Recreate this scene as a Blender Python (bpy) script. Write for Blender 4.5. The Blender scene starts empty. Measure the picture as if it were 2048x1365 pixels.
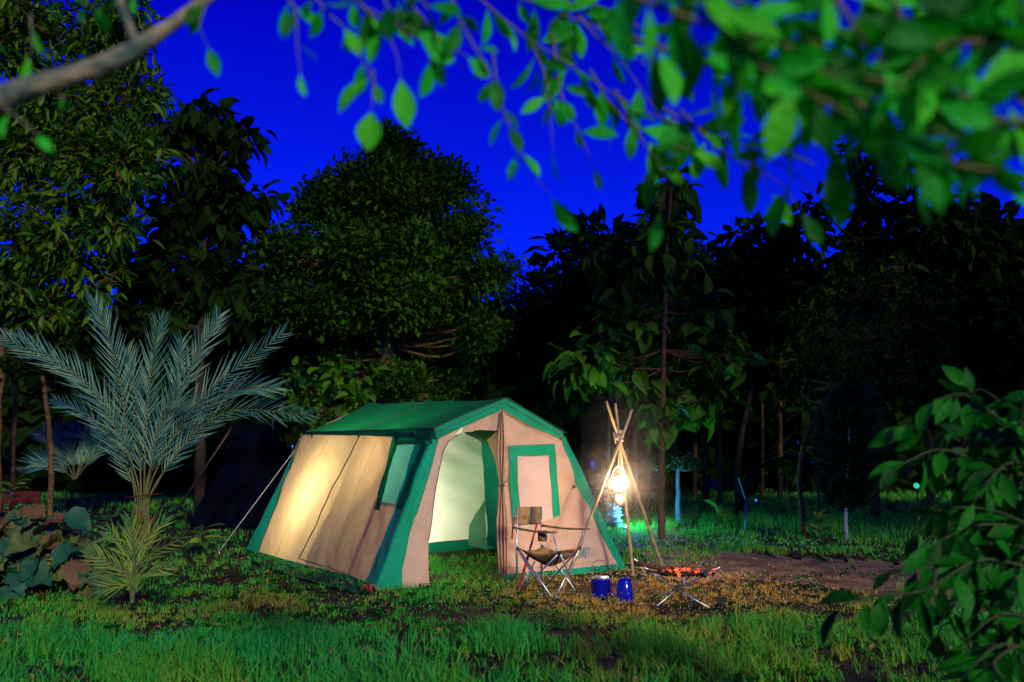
import bpy, math, random
import numpy as np
from mathutils import Vector

random.seed(7)
rng = np.random.default_rng(11)
S = bpy.context.scene
COL = S.collection

# ---------------------------------------------------------------- camera, sky, sun
PXF, HOR, CAMH = 1600., 930., 1.15
TILT = math.atan((HOR - 682.5) / PXF)
cam = bpy.data.cameras.new('camera')
camo = bpy.data.objects.new('camera', cam)
COL.objects.link(camo)
camo.location = (0, 0, CAMH)
camo.rotation_euler = (math.radians(90) + TILT, 0, 0)
cam.sensor_width = 36.0
cam.lens = PXF / 2048 * 36
cam.clip_start = 0.05
cam.clip_end = 500
cam.dof.use_dof = True
cam.dof.focus_distance = 8.4
cam.dof.aperture_fstop = cam.lens / 1000 / 0.016
S.camera = camo

SUN_EL, SUN_AZ = math.radians(17), math.radians(156)   # azimuth of the light, clockwise from +Y
world = bpy.data.worlds.new('World')
S.world = world
world.use_nodes = True
wn, wl = world.node_tree.nodes, world.node_tree.links
wn.clear()
wo = wn.new('ShaderNodeOutputWorld')
bg = wn.new('ShaderNodeBackground')
sky = wn.new('ShaderNodeTexSky')
sky.sky_type = 'NISHITA'
sky.sun_disc = False
sky.sun_elevation = SUN_EL
sky.sun_rotation = SUN_AZ
sky.dust_density = 0.2
tint = wn.new('ShaderNodeMix'); tint.data_type = 'RGBA'; tint.blend_type = 'MULTIPLY'
tint.inputs[0].default_value = 1.0
tc = wn.new('ShaderNodeTexCoord'); sep = wn.new('ShaderNodeSeparateXYZ')
ramp = wn.new('ShaderNodeValToRGB')
ramp.color_ramp.elements[0].position = 0.10; ramp.color_ramp.elements[0].color = (0.001, 0.065, 1.8, 1)
ramp.color_ramp.elements[1].position = 0.55; ramp.color_ramp.elements[1].color = (0.006, 0.001, 1.35, 1)
wl.new(tc.outputs['Generated'], sep.inputs[0]); wl.new(sep.outputs['Z'], ramp.inputs[0])
wl.new(sky.outputs[0], tint.inputs[6]); wl.new(ramp.outputs[0], tint.inputs[7])
wl.new(tint.outputs[2], bg.inputs[0]); wl.new(bg.outputs[0], wo.inputs[0])
bg.inputs[1].default_value = 0.11

sun = bpy.data.lights.new('sun', 'SUN')
sun.energy = 2.8
sun.angle = math.radians(5)
sun.color = (1.0, 0.96, 0.66)
suno = bpy.data.objects.new('sun', sun)
COL.objects.link(suno)
sd = Vector((math.sin(SUN_AZ) * math.cos(SUN_EL), math.cos(SUN_AZ) * math.cos(SUN_EL), math.sin(SUN_EL)))
suno.rotation_euler = sd.to_track_quat('Z', 'Y').to_euler()

S.view_settings.view_transform = 'Standard'
S.view_settings.look = 'None'
S.view_settings.exposure = 0.0
S.view_settings.gamma = 1.0
S.render.engine = 'CYCLES'
S.cycles.use_denoising = True
S.cycles.max_bounces = 5
S.cycles.diffuse_bounces = 2
S.cycles.glossy_bounces = 2
S.cycles.transmission_bounces = 4
S.cycles.transparent_max_bounces = 6
S.cycles.volume_bounces = 0
S.cycles.caustics_reflective = False
S.cycles.caustics_refractive = False
S.cycles.sample_clamp_indirect = 3.0

# ---------------------------------------------------------------- geometry helpers
_C = np.array([0, 0, CAMH])
_F = np.array([0, math.cos(TILT), math.sin(TILT)])
_U = np.array([0, -math.sin(TILT), math.cos(TILT)])


def ray(x, y):
    return _F + np.array([1., 0, 0]) * (x - 1024) / PXF + _U * (682.5 - y) / PXF


def G(x, y, z=0.):                      # where a sight line meets the ground
    d = ray(x, y); return _C + d * ((z - CAMH) / d[2])


def P(x, y, Y):                         # the point at distance Y
    d = ray(x, y); return _C + d * (Y / d[1])


def unit(v):
    v = np.asarray(v, float)
    return v / np.maximum(np.linalg.norm(v, axis=-1, keepdims=True), 1e-9)


class MB:
    def __init__(s):
        s.V = []; s.F = []; s.n = 0

    def add(s, V, F):
        V = np.asarray(V, float).reshape(-1, 3)
        if isinstance(F, np.ndarray): F = [F]
        for f in F:
            f = np.asarray(f, int)
            if f.size: s.F.append(f + s.n)
        s.V.append(V); s.n += len(V)
        return s

    def tube(s, pts, r, n=8, cap=True):
        pts = np.asarray(pts, float); k = len(pts)
        r = np.broadcast_to(np.asarray(r, float), (k,))
        t = np.gradient(pts, axis=0); t = unit(t)
        a = np.array([0, 0, 1.]) if abs(t[0][2]) < .8 else np.array([1., 0, 0])
        V = []
        for i in range(k):
            x = np.cross(a, t[i]); x = unit(x); y = np.cross(t[i], x); a = y
            a = np.cross(t[i], x)
            ang = np.arange(n) * 2 * np.pi / n
            V.append(pts[i] + r[i] * (np.cos(ang)[:, None] * x + np.sin(ang)[:, None] * y))
            a = y
        V = np.concatenate(V)
        i, j = np.meshgrid(np.arange(k - 1), np.arange(n), indexing='ij')
        q = np.stack([i * n + j, i * n + (j + 1) % n, (i + 1) * n + (j + 1) % n, (i + 1) * n + j], -1).reshape(-1, 4)
        F = [q]
        if cap:
            F += [np.arange(n)[::-1][None], (np.arange(n) + (k - 1) * n)[None]]
        return s.add(V, F)

    def lathe(s, prof, c, n=24, axis=None):
        prof = np.asarray(prof, float); k = len(prof)
        ang = np.arange(n) * 2 * np.pi / n
        V = np.zeros((k, n, 3))
        V[..., 0] = prof[:, None, 0] * np.cos(ang); V[..., 1] = prof[:, None, 0] * np.sin(ang); V[..., 2] = prof[:, None, 1]
        i, j = np.meshgrid(np.arange(k - 1), np.arange(n), indexing='ij')
        q = np.stack([i * n + j, i * n + (j + 1) % n, (i + 1) * n + (j + 1) % n, (i + 1) * n + j], -1).reshape(-1, 4)
        return s.add(V.reshape(-1, 3) + np.asarray(c), q)

    def box(s, c, sx, sy, sz, rz=0., tilt=None):
        V = np.array([[x, y, z] for x in (-.5, .5) for y in (-.5, .5) for z in (-.5, .5)]) * [sx, sy, sz]
        if tilt is not None: V = V @ np.asarray(tilt).T
        cz, sz_ = math.cos(rz), math.sin(rz)
        V = V @ np.array([[cz, sz_, 0], [-sz_, cz, 0], [0, 0, 1]])
        F = np.array([[0, 1, 3, 2], [4, 6, 7, 5], [0, 4, 5, 1], [2, 3, 7, 6], [0, 2, 6, 4], [1, 5, 7, 3]])
        return s.add(V + np.asarray(c), F)

    def grid(s, A):                     # A: (n,m,3)
        n, m = A.shape[:2]
        i, j = np.meshgrid(np.arange(n - 1), np.arange(m - 1), indexing='ij')
        q = np.stack([i * m + j, (i + 1) * m + j, (i + 1) * m + j + 1, i * m + j + 1], -1).reshape(-1, 4)
        return s.add(A.reshape(-1, 3), q)


def catmull(pts, n=6):
    pts = np.asarray(pts, float)
    if len(pts) < 3:
        t = np.linspace(0, 1, n + 1)[:, None]
        return pts[0] * (1 - t) + pts[-1] * t
    p = np.vstack([2 * pts[0] - pts[1], pts, 2 * pts[-1] - pts[-2]])
    out = []
    for i in range(1, len(p) - 2):
        for t in np.linspace(0, 1, n, endpoint=False):
            a, b, c, d = p[i - 1:i + 3]
            out.append(.5 * ((2 * b) + (-a + c) * t + (2 * a - 5 * b + 4 * c - d) * t * t + (-a + 3 * b - 3 * c + d) * t ** 3))
    out.append(pts[-1])
    return np.array(out)


def emit(name, mb, mat, root=None, smooth=True, parent=None, mod=None):
    V = np.concatenate(mb.V); off = np.zeros(3)
    if root is not None: off = np.array(root.get('_o', (0, 0, 0)), float)
    me = bpy.data.meshes.new(name)
    nl = sum(f.size for f in mb.F)
    me.vertices.add(len(V)); me.vertices.foreach_set('co', (V - off).astype(np.float32).ravel())
    me.loops.add(nl); me.loops.foreach_set('vertex_index', np.concatenate([f.ravel() for f in mb.F]).astype(np.int32))
    tot = np.concatenate([np.full(len(f), f.shape[1]) for f in mb.F]).astype(np.int32)
    st = np.concatenate([[0], np.cumsum(tot)[:-1]]).astype(np.int32)
    me.polygons.add(len(tot)); me.polygons.foreach_set('loop_start', st)
    me.polygons.foreach_set('loop_total', tot)
    me.polygons.foreach_set('use_smooth', np.full(len(tot), bool(smooth)))
    me.update(calc_edges=True)
    me.materials.append(mat)
    o = bpy.data.objects.new(name, me)
    COL.objects.link(o)
    if parent is not None:
        o.parent = parent
    elif root is not None:
        o.parent = root
    if mod:
        m = o.modifiers.new('solid', 'SOLIDIFY'); m.thickness = mod; m.offset = 0
    return o


def emit_sub(name, mb, mat, root, part, **k):     # a sub-part: its parent sits at the thing's origin
    o = emit(name, mb, mat, root, **k); o.parent = part; return o


def tag(o, label, cat, group=None, kind=None):
    if label: o['label'] = label
    if cat: o['category'] = cat
    if group: o['group'] = group
    if kind: o['kind'] = kind
    return o


def thing(name, loc, label, cat, group=None):
    o = bpy.data.objects.new(name, None); COL.objects.link(o)
    o.location = tuple(loc); o['_o'] = [float(a) for a in loc]
    o.empty_display_size = .1
    return tag(o, label, cat, group)


# ---------------------------------------------------------------- materials
def mat(name, c1, c2=None, scale=6., rough=.75, bump=0., bscale=60., trans=0., island=0., tcol=None, spec=.3,
        metal=0., detail=4., coat=0., wave=None, c3=None):
    m = bpy.data.materials.new(name); m.use_nodes = True
    N, L = m.node_tree.nodes, m.node_tree.links
    b = N['Principled BSDF']; out = N['Material Output']
    c1 = tuple(c1) + (1,); c2 = (tuple(c2) + (1,)) if c2 else c1
    t = N.new('ShaderNodeTexCoord')
    nz = N.new('ShaderNodeTexNoise'); nz.inputs['Scale'].default_value = scale; nz.inputs['Detail'].default_value = detail
    L.new(t.outputs['Object'], nz.inputs['Vector'])
    r = N.new('ShaderNodeValToRGB')
    r.color_ramp.elements[0].position = .35; r.color_ramp.elements[1].position = .65
    r.color_ramp.elements[0].color = c1; r.color_ramp.elements[1].color = c2
    if c3:
        e = r.color_ramp.elements.new(.8); e.color = tuple(c3) + (1,)
    fac = nz.outputs['Fac']
    if island:
        g = N.new('ShaderNodeNewGeometry')
        mx = N.new('ShaderNodeMix'); mx.data_type = 'FLOAT'; mx.inputs[0].default_value = island
        L.new(fac, mx.inputs[2]); L.new(g.outputs['Random Per Island'], mx.inputs[3]); fac = mx.outputs[0]
    L.new(fac, r.inputs[0])
    col = r.outputs[0]
    L.new(col, b.inputs['Base Color'])
    b.inputs['Roughness'].default_value = rough
    b.inputs['Specular IOR Level'].default_value = spec
    b.inputs['Metallic'].default_value = metal
    b.inputs['Coat Weight'].default_value = coat
    if bump:
        bn = N.new('ShaderNodeTexNoise'); bn.inputs['Scale'].default_value = bscale; bn.inputs['Detail'].default_value = 5
        L.new(t.outputs['Object'], bn.inputs['Vector'])
        bp = N.new('ShaderNodeBump'); bp.inputs['Strength'].default_value = bump; bp.inputs['Distance'].default_value = .02 if bscale > 12 else .05
        L.new(bn.outputs['Fac'], bp.inputs['Height']); L.new(bp.outputs[0], b.inputs['Normal'])
    if trans:
        tr = N.new('ShaderNodeBsdfTranslucent'); ms = N.new('ShaderNodeMixShader'); ms.inputs[0].default_value = trans
        if tcol: tr.inputs[0].default_value = tuple(tcol) + (1,)
        else: L.new(col, tr.inputs[0])
        L.new(b.outputs[0], ms.inputs[1]); L.new(tr.outputs[0], ms.inputs[2]); L.new(ms.outputs[0], out.inputs[0])
    return m


def glow(name, c, s):
    m = bpy.data.materials.new(name); m.use_nodes = True
    b = m.node_tree.nodes['Principled BSDF']
    b.inputs['Base Color'].default_value = (.02, .02, .02, 1)
    b.inputs['Emission Color'].default_value = tuple(c) + (1,); b.inputs['Emission Strength'].default_value = s
    return m


M = {}
M['near_leaf'] = mat('near_leaf', (.004, .12, .006), (.02, .62, .03), 22, .5, .4, 70, .4, .75, (.03, .60, .006), .2, c3=(.08, .60, .015))
M['bush_leaf'] = mat('bush_leaf', (.002, .05, .003), (.010, .17, .006), 10, .48, .3, 50, .3, .6, (.01, .16, .004), .10)
M['olive_leaf'] = mat('olive_leaf', (.008, .06, .003), (.08, .16, .004), 3, .5, .1, 40, .3, .75, (.05, .13, .003), .2)
M['oak_leaf'] = mat('oak_leaf', (.002, .018, .002), (.035, .11, .003), 1.1, .6, 0, 40, .3, .4, (.03, .10, .003), .12)
M['teak_leaf'] = mat('teak_leaf', (.008, .05, .004), (.07, .20, .006), 1.5, .6, .2, 30, .4, .6, (.06, .20, .005), .15)
M['dimmed_leaf'] = mat('dimmed_leaf', (.003, .011, .002), (.012, .034, .004), 1.5, .9, 0, 30, .3, .6, (.010, .03, .002), .04)  # far foliage painted dark in place of light falling off
M['narrow_leaf'] = mat('narrow_leaf', (.006, .03, .002), (.035, .08, .004), 1.5, .7, 0, 30, .25, .6, (.01, .04, .002), .08)
M['needle'] = mat('needle', (.006, .035, .014), (.012, .06, .025), 1.5, .8, 0, 30, .2, .5, None, .1)
M['palm_leaf'] = mat('palm_leaf', (.02, .13, .12), (.14, .26, .15), 2, .5, .1, 50, .2, .7, (.04, .15, .06), .35)
M['sprout_leaf'] = mat('sprout_leaf', (.06, .20, .03), (.22, .32, .03), 4, .5, .1, 50, .25, .7, (.1, .2, .02), .4)
M['pile_leaf'] = mat('pile_leaf', (.015, .09, .045), (.13, .16, .03), 3, .6, .3, 18, .2, .8, (.1, .13, .02), .3, c3=(.15, .08, .03))
M['bark'] = mat('bark', (.05, .025, .008), (.15, .075, .025), 14, .9, .8, 30)
M['pale_bark'] = mat('pale_bark', (.20, .21, .22), (.36, .36, .34), 14, .85, .5, 30)
M['near_bark'] = mat('near_bark', (.05, .09, .07), (.30, .23, .12), 16, .85, .8, 40)
M['twig'] = mat('twig', (.06, .10, .02), (.16, .12, .05), 18, .8, .4, 40)
M['bush_twig'] = mat('bush_twig', (.02, .05, .008), (.05, .06, .02), 18, .8, .4, 40)
M['dimmed_bark'] = mat('dimmed_bark', (.010, .007, .004), (.035, .022, .010), 10, .9, .5, 30)  # bark painted darker for the dim far trees, light falloff in its colour
M['canvas'] = mat('canvas', (.40, .25, .14), (.50, .32, .19), 1.6, .85, .6, 7, .34, 0, (.85, .56, .24), .05)
M['canvas_front'] = mat('canvas_front', (.38, .24, .17), (.54, .36, .27), 1.6, .85, .6, 7, .18, 0, (.75, .50, .30), .05)
M['pane'] = mat('pane', (.52, .40, .35), (.60, .46, .41), 3, .8, .2, 10, .3, 0, (.7, .6, .5), .1)
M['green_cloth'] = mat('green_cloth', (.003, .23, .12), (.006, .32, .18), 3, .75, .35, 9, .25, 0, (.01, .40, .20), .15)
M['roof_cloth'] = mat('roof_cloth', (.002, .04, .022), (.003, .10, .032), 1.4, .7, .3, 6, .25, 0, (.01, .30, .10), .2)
M['mesh_net'] = mat('mesh_net', (.10, .42, .26), (.30, .45, .28), 1.6, .8, .2, 10, .55, 0, (.15, .75, .55), .1)
M['inner_cloth'] = mat('inner_cloth', (.58, .74, .50), (.68, .82, .58), 1.5, .85, .3, 6, .8, 0, (.90, 1.0, .80), .05)
M['piping'] = mat('piping', (.05, .03, .025), (.09, .05, .04), 9, .8)
M['rope'] = mat('rope', (.45, .40, .32), (.6, .52, .42), 40, .9)
M['red'] = mat('red', (.35, .02, .01), (.5, .04, .02), 20, .6)
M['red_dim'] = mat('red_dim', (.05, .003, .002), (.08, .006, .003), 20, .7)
M['bamboo'] = mat('bamboo', (.26, .17, .07), (.44, .31, .16), 12, .5, .3, 40, 0, 0, None, .4)
M['steel'] = mat('steel', (.45, .45, .46), (.6, .6, .6), 30, .35, .1, 90, 0, 0, None, .5, .85)
M['iron'] = mat('iron', (.05, .035, .03), (.14, .09, .06), 22, .6, .6, 60, 0, 0, None, .4, .6)
M['enamel'] = mat('enamel', (.003, .006, .30), (.006, .012, .42), 60, .18, .05, 60, 0, 0, None, .6, 0, coat=.6)
M['enamel_rim'] = mat('enamel_rim', (.01, .01, .02), (.02, .02, .05), 30, .3)
M['lid'] = mat('lid', (.5, .5, .52), (.62, .62, .62), 40, .25, .05, 60, 0, 0, None, .5, .8)
M['chair_cloth'] = mat('chair_cloth', (.20, .11, .04), (.42, .26, .10), 16, .85, .4, 80, .1, 0, None, .2)
M['chair_grey'] = mat('chair_grey', (.04, .04, .045), (.09, .085, .08), 20, .85, .4, 80)
M['coal'] = mat('coal', (.008, .008, .008), (.05, .045, .04), 30, .95, 1, 60)
M['ember'] = glow('ember', (1.0, .07, .008), 1.9)
M['canister'] = mat('canister', (.25, .22, .22), (.32, .28, .28), 10, .4, 0, 60, 0, 0, None, .5, .2)
_n, _l = M['ember'].node_tree.nodes, M['ember'].node_tree.links
_t = _n.new('ShaderNodeTexCoord'); _z = _n.new('ShaderNodeTexNoise'); _z.inputs['Scale'].default_value = 42; _m = _n.new('ShaderNodeMapRange')
_m.inputs[1].default_value = .42; _m.inputs[2].default_value = .68; _m.inputs[3].default_value = .12; _m.inputs[4].default_value = 5
_l.new(_t.outputs['Object'], _z.inputs['Vector']); _l.new(_z.outputs['Fac'], _m.inputs[0]); _l.new(_m.outputs[0], _n['Principled BSDF'].inputs['Emission Strength'])
M['mantle'] = glow('mantle', (1.0, .86, .66), 40)
M['logo'] = mat('logo', (.01, .20, .30), (.015, .26, .36), 9, .8)
M['wood'] = mat('wood', (.035, .014, .008), (.10, .04, .02), 9, .85, .8, 30)
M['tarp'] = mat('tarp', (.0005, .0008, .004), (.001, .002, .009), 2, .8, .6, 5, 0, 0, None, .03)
M['bluelamp'] = glow('bluelamp', (.03, .12, 1.0), 2.5)
M['cyanlamp'] = glow('cyanlamp', (.03, .7, .45), 1)
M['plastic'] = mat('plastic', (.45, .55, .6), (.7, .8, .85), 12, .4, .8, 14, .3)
M['flower'] = mat('flower', (.65, .60, .50), (.8, .76, .66), 9, .7, 0, 9, .2, .5)

# grass: greens, straws, teal painted for LED light, by blade and by patch
def grass_mat(name, ca, cb, cc):
    m = bpy.data.materials.new(name); m.use_nodes = True
    N, L = m.node_tree.nodes, m.node_tree.links
    b = N['Principled BSDF']; out = N['Material Output']
    at = N.new('ShaderNodeAttribute'); at.attribute_name = 'dry'
    g = N.new('ShaderNodeNewGeometry')
    r = N.new('ShaderNodeValToRGB'); e = r.color_ramp.elements
    e[0].position = .0; e[0].color = ca + (1,); e[1].position = 1.; e[1].color = cc + (1,)
    x = e.new(.5); x.color = cb + (1,)
    a = N.new('ShaderNodeMath'); a.operation = 'MULTIPLY_ADD'; a.inputs[1].default_value = .35
    L.new(g.outputs['Random Per Island'], a.inputs[0]); L.new(at.outputs['Fac'], a.inputs[2])
    L.new(a.outputs[0], r.inputs[0]); L.new(r.outputs[0], b.inputs['Base Color'])
    b.inputs['Roughness'].default_value = .6; b.inputs['Specular IOR Level'].default_value = .25
    tr = N.new('ShaderNodeBsdfTranslucent'); L.new(r.outputs[0], tr.inputs[0])
    ms = N.new('ShaderNodeMixShader'); ms.inputs[0].default_value = .35
    L.new(b.outputs[0], ms.inputs[1]); L.new(tr.outputs[0], ms.inputs[2]); L.new(ms.outputs[0], out.inputs[0])
    return m


M['grass'] = grass_mat('grass', (.004, .36, .10), (.05, .40, .014), (.55, .33, .06))


def ground_mat():
    m = bpy.data.materials.new('soil'); m.use_nodes = True
    N, L = m.node_tree.nodes, m.node_tree.links
    b = N['Principled BSDF']
    t = N.new('ShaderNodeTexCoord')
    n1 = N.new('ShaderNodeTexNoise'); n1.inputs['Scale'].default_value = 1.1; n1.inputs['Detail'].default_value = 8
    n2 = N.new('ShaderNodeTexNoise'); n2.inputs['Scale'].default_value = 26; n2.inputs['Detail'].default_value = 6
    L.new(t.outputs['Object'], n1.inputs['Vector']); L.new(t.outputs['Object'], n2.inputs['Vector'])
    mx = N.new('ShaderNodeMix'); mx.data_type = 'FLOAT'; mx.inputs[0].default_value = .5
    L.new(n1.outputs['Fac'], mx.inputs[2]); L.new(n2.outputs['Fac'], mx.inputs[3])
    r = N.new('ShaderNodeValToRGB'); e = r.color_ramp.elements
    e[0].position = .36; e[0].color = (.012, .018, .006, 1); e[1].position = .66; e[1].color = (.09, .055, .025, 1)
    x = e.new(.5); x.color = (.03, .03, .012, 1)
    L.new(mx.outputs[0], r.inputs[0]); L.new(r.outputs[0], b.inputs['Base Color'])
    b.inputs['Roughness'].default_value = .95; b.inputs['Specular IOR Level'].default_value = .1
    bp = N.new('ShaderNodeBump'); bp.inputs['Distance'].default_value = .03; bp.inputs['Strength'].default_value = .8
    L.new(n2.outputs['Fac'], bp.inputs['Height']); L.new(bp.outputs[0], b.inputs['Normal'])
    return m


M['soil'] = ground_mat()
M['dirt'] = mat('dirt', (.13, .06, .024), (.34, .20, .09), 3, .95, 1, 24, c3=(.42, .28, .15))

# ---------------------------------------------------------------- ground
mb = MB()
gx = np.concatenate([[-400, -120, -60], np.linspace(-30, 30, 61), [60, 120, 400]])
gy = np.concatenate([[-100, -30], np.linspace(-10, 50, 61), [90, 180, 450]])
A = np.zeros((len(gx), len(gy), 3)); A[..., 0] = gx[:, None]; A[..., 1] = gy[None]
mb.grid(A[::1]); o = emit('ground', mb, M['soil']); tag(o, None, None, kind='structure')

# bare dirt strip that runs to the right behind the fire bowl
top = [(1290, 1112), (1400, 1100), (1520, 1108), (1660, 1118), (1800, 1126), (2000, 1140), (2300, 1150)]
bot = [(1300, 1150), (1400, 1168), (1520, 1160), (1660, 1176), (1800, 1200), (2000, 1226), (2300, 1250)]
tp = catmull([G(*q) for q in top], 10); bt = catmull([G(*q) for q in bot], 10)
A = np.zeros((len(tp), 9, 3))
for j in range(9):
    A[:, j] = tp * (1 - j / 8) + bt * (j / 8)
A[:, 0, 1] += rng.normal(0, .28, len(tp)); A[:, -1, 1] += rng.normal(0, .12, len(tp)); A[..., 2] = .004
mb = MB().grid(A); o = emit('dirt_path', mb, M['dirt']); tag(o, None, None, kind='structure')


def vnoise(x, y, s, seed=0):
    r = np.random.default_rng(seed).random((64, 64))
    x = x * s + 1000; y = y * s + 1000
    xi, yi = np.floor(x).astype(int), np.floor(y).astype(int); fx, fy = x - xi, y - yi
    fx = fx * fx * (3 - 2 * fx); fy = fy * fy * (3 - 2 * fy)
    g = lambda a, b: r[a % 64, b % 64]
    return (g(xi, yi) * (1 - fx) + g(xi + 1, yi) * fx) * (1 - fy) + (g(xi, yi + 1) * (1 - fx) + g(xi + 1, yi + 1) * fx) * fy


def topx(X, Y):                         # ground point -> where it falls in the photograph (to read off what grows there)
    d = np.stack([X, Y, np.full_like(X, -CAMH)], -1)
    z = d @ _F; return 1024 + PXF * d[..., 0] / z, 682.5 - PXF * (d @ _U) / z


def in_box(x, y, cx, cy, rx, ry):
    return np.exp(-(((x - cx) / rx) ** 2 + ((y - cy) / ry) ** 2) ** 1.5)


BFL, BFR, BBL = G(748, 1182), G(1252, 1140), G(489, 1104)
BBR = BBL + (BFR - BFL)


def inside_tent(X, Y, m=0.0):
    c = (BFL + BBR) / 2; a = unit(BFR - BFL); b = unit(BBL - BFL)
    dx, dy = X - c[0], Y - c[1]
    det = a[0] * b[1] - a[1] * b[0]
    s = (dx * b[1] - dy * b[0]) / det; t = (a[0] * dy - a[1] * dx) / det
    return (abs(s) < np.linalg.norm(BFR - BFL) / 2 + m) & (abs(t) < np.linalg.norm(BBL - BFL) / 2 + m), t


def grass_band(y0, y1, per_m2, hgt, wid, tuft, seed, far=False):
    r = np.random.default_rng(seed)
    area = 0; n = 0
    ya = np.linspace(y0, y1, 200)
    w = 2 * (1060 / PXF) * ya * 1.02 + .6
    tot = int(np.trapz(w, ya) * per_m2 / tuft)
    pr = w / w.sum()
    Y = r.choice(ya, tot, p=pr) + r.uniform(-.5, .5, tot) * (ya[1] - ya[0])
    X = (r.random(tot) - .5) * (2 * (1060 / PXF) * Y * 1.02 + .6)
    px, py = topx(X, Y)
    dens = np.clip(.0 + 1.6 * (vnoise(X, Y, 1.3, 1) * .45 + vnoise(X, Y, 5., 2) * .55), .05, 1)
    h = np.ones(tot); dry = .12 + .22 * vnoise(X, Y, 1.1, 3)
    # the dirt strip and the trampled yellow turf round the fire
    strip = in_box(px, py, 1560, 1135, 230, 28) + in_box(px, py, 1850, 1165, 220, 40)
    dens *= 1 - .97 * np.clip(strip * 1.25 * (.55 + .9 * vnoise(X, Y, 3.1, 33)), 0, 1)
    yel = in_box(px, py, 1380, 1180, 380, 60)
    dry += .80 * yel; h *= 1 - .55 * np.clip(yel * 1.3, 0, 1)
    pat = vnoise(X, Y, 2.1, 31) * .6 + vnoise(X, Y, 6.5, 32) * .4; dens *= np.clip((pat - .26) * 5, .2, 1); h *= .55 + 1.0 * np.clip((pat - .3) * 2, 0, 1)
    left = in_box(px, py, 200, 1230, 520, 55) + in_box(px, py, 640, 1205, 160, 35)
    dens *= 1 - .1 * np.clip(left, 0, 1); h *= 1 - .4 * np.clip(left, 0, 1); dry += .3 * left * vnoise(X, Y, 3, 9)
    dk = in_box(px, py, 150, 1090, 420, 90); dens *= 1 - .75 * np.clip(dk * 1.2, 0, 1); h *= 1 - .35 * np.clip(dk, 0, 1)
    sh = in_box(px, py, 1000, 1225, 170, 22)
    h *= 1 - .5 * sh
    lush = np.clip((py - 1235) / 50, 0, 1)
    h *= .80 + .30 * lush * (.6 + .8 * vnoise(X, Y, 1.8, 5)); dry += (.20 * vnoise(X, Y, 1.2, 51) - .12) * lush * (px < 1200); dry += .30 * (vnoise(X, Y, 2.6, 21) - .45) * (1 - .3 * lush)
    dry += .16 * lush * (px > 1150) * vnoise(X, Y, 2.2, 6)
    ins, t = inside_tent(X, Y)
    dens[ins & (t > .1)] = 0
    if far:
        h *= 1 + .9 * in_box(px, py, 1600, 1048, 420, 25)
    k = r.random(tot) < dens
    X, Y, h, dry = X[k], Y[k], h[k], dry[k]
    n = len(X)
    X = np.repeat(X, tuft) + r.normal(0, .022 * (1 + far), n * tuft); Y = np.repeat(Y, tuft) + r.normal(0, .022 * (1 + far), n * tuft)
    h = np.repeat(h, tuft) * hgt * r.uniform(.45, 1.25, n * tuft); dry = np.repeat(dry, tuft) + r.normal(0, .05, n * tuft)
    n *= tuft
    h *= .55 + .9 * vnoise(np.repeat(X, 1), Y, 3.3, 12)
    lean = r.uniform(0, 2 * np.pi, n); la = np.abs(r.normal(.40, .38, n)) * h
    face = r.uniform(0, np.pi, n); w = wid * r.uniform(.6, 1.3, n)
    fx, fy = np.cos(face) * w / 2, np.sin(face) * w / 2
    lx, ly = np.cos(lean) * la, np.sin(lean) * la
    V = np.zeros((n, 7, 3))
    for i, (t, ww) in enumerate(((0, 1), (.45, .85), (.8, .5))):
        q = t ** 2
        V[:, 2 * i, 0] = X + lx * q - fx * ww; V[:, 2 * i, 1] = Y + ly * q - fy * ww; V[:, 2 * i, 2] = h * (t - .12 * q)
        V[:, 2 * i + 1, 0] = X + lx * q + fx * ww; V[:, 2 * i + 1, 1] = Y + ly * q + fy * ww; V[:, 2 * i + 1, 2] = h * (t - .12 * q)
    V[:, 6, 0] = X + lx; V[:, 6, 1] = Y + ly; V[:, 6, 2] = h * .88
    b = (np.arange(n) * 7)[:, None]
    q = np.concatenate([b + [0, 1, 3, 2], b + [2, 3, 5, 4]]); tr = b + [4, 5, 6]
    return V.reshape(-1, 3), q, tr, np.repeat(dry, 7)


mb = MB(); dr = []
for a in ((4.0, 5.6, 3300, .105, .0062, 7, 1), (5.6, 7.6, 2300, .090, .0064, 7, 2), (7.6, 11.5, 1100, .085, .0075, 6, 3),
          (11.5, 19, 330, .11, .011, 5, 4, True), (19, 38, 90, .20, .02, 5, 5, True)):
    V, q, t, d = grass_band(*a); mb.add(V, [q, t]); dr.append(d)
o = emit('grass', mb, M['grass'])
o.data.attributes.new('dry', 'FLOAT', 'POINT').data.foreach_set('value', np.clip(np.concatenate(dr), 0, 1).astype(np.float32))
tag(o, 'grass growing in tufts over the whole campsite lawn', 'grass', kind='stuff')


# ---------------------------------------------------------------- leaves
def leaf_tpl(rows, droop=.25, fold=.25, ws=None):
    """unit leaf along +Y, half width 1 along X; rows of (left, mid, right)"""
    V = []; F = []
    for i, (t, w) in enumerate(rows):
        z = -droop * t * t
        V += [(-w, t, z, fold * w), (0, t, z, 0), (w, t, z, fold * w)]
    for i in range(len(rows) - 1):
        a = i * 3; F += [(a, a + 1, a + 4, a + 3), (a + 1, a + 2, a + 5, a + 4)]
    return np.array(V, float), np.array(F)


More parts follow.
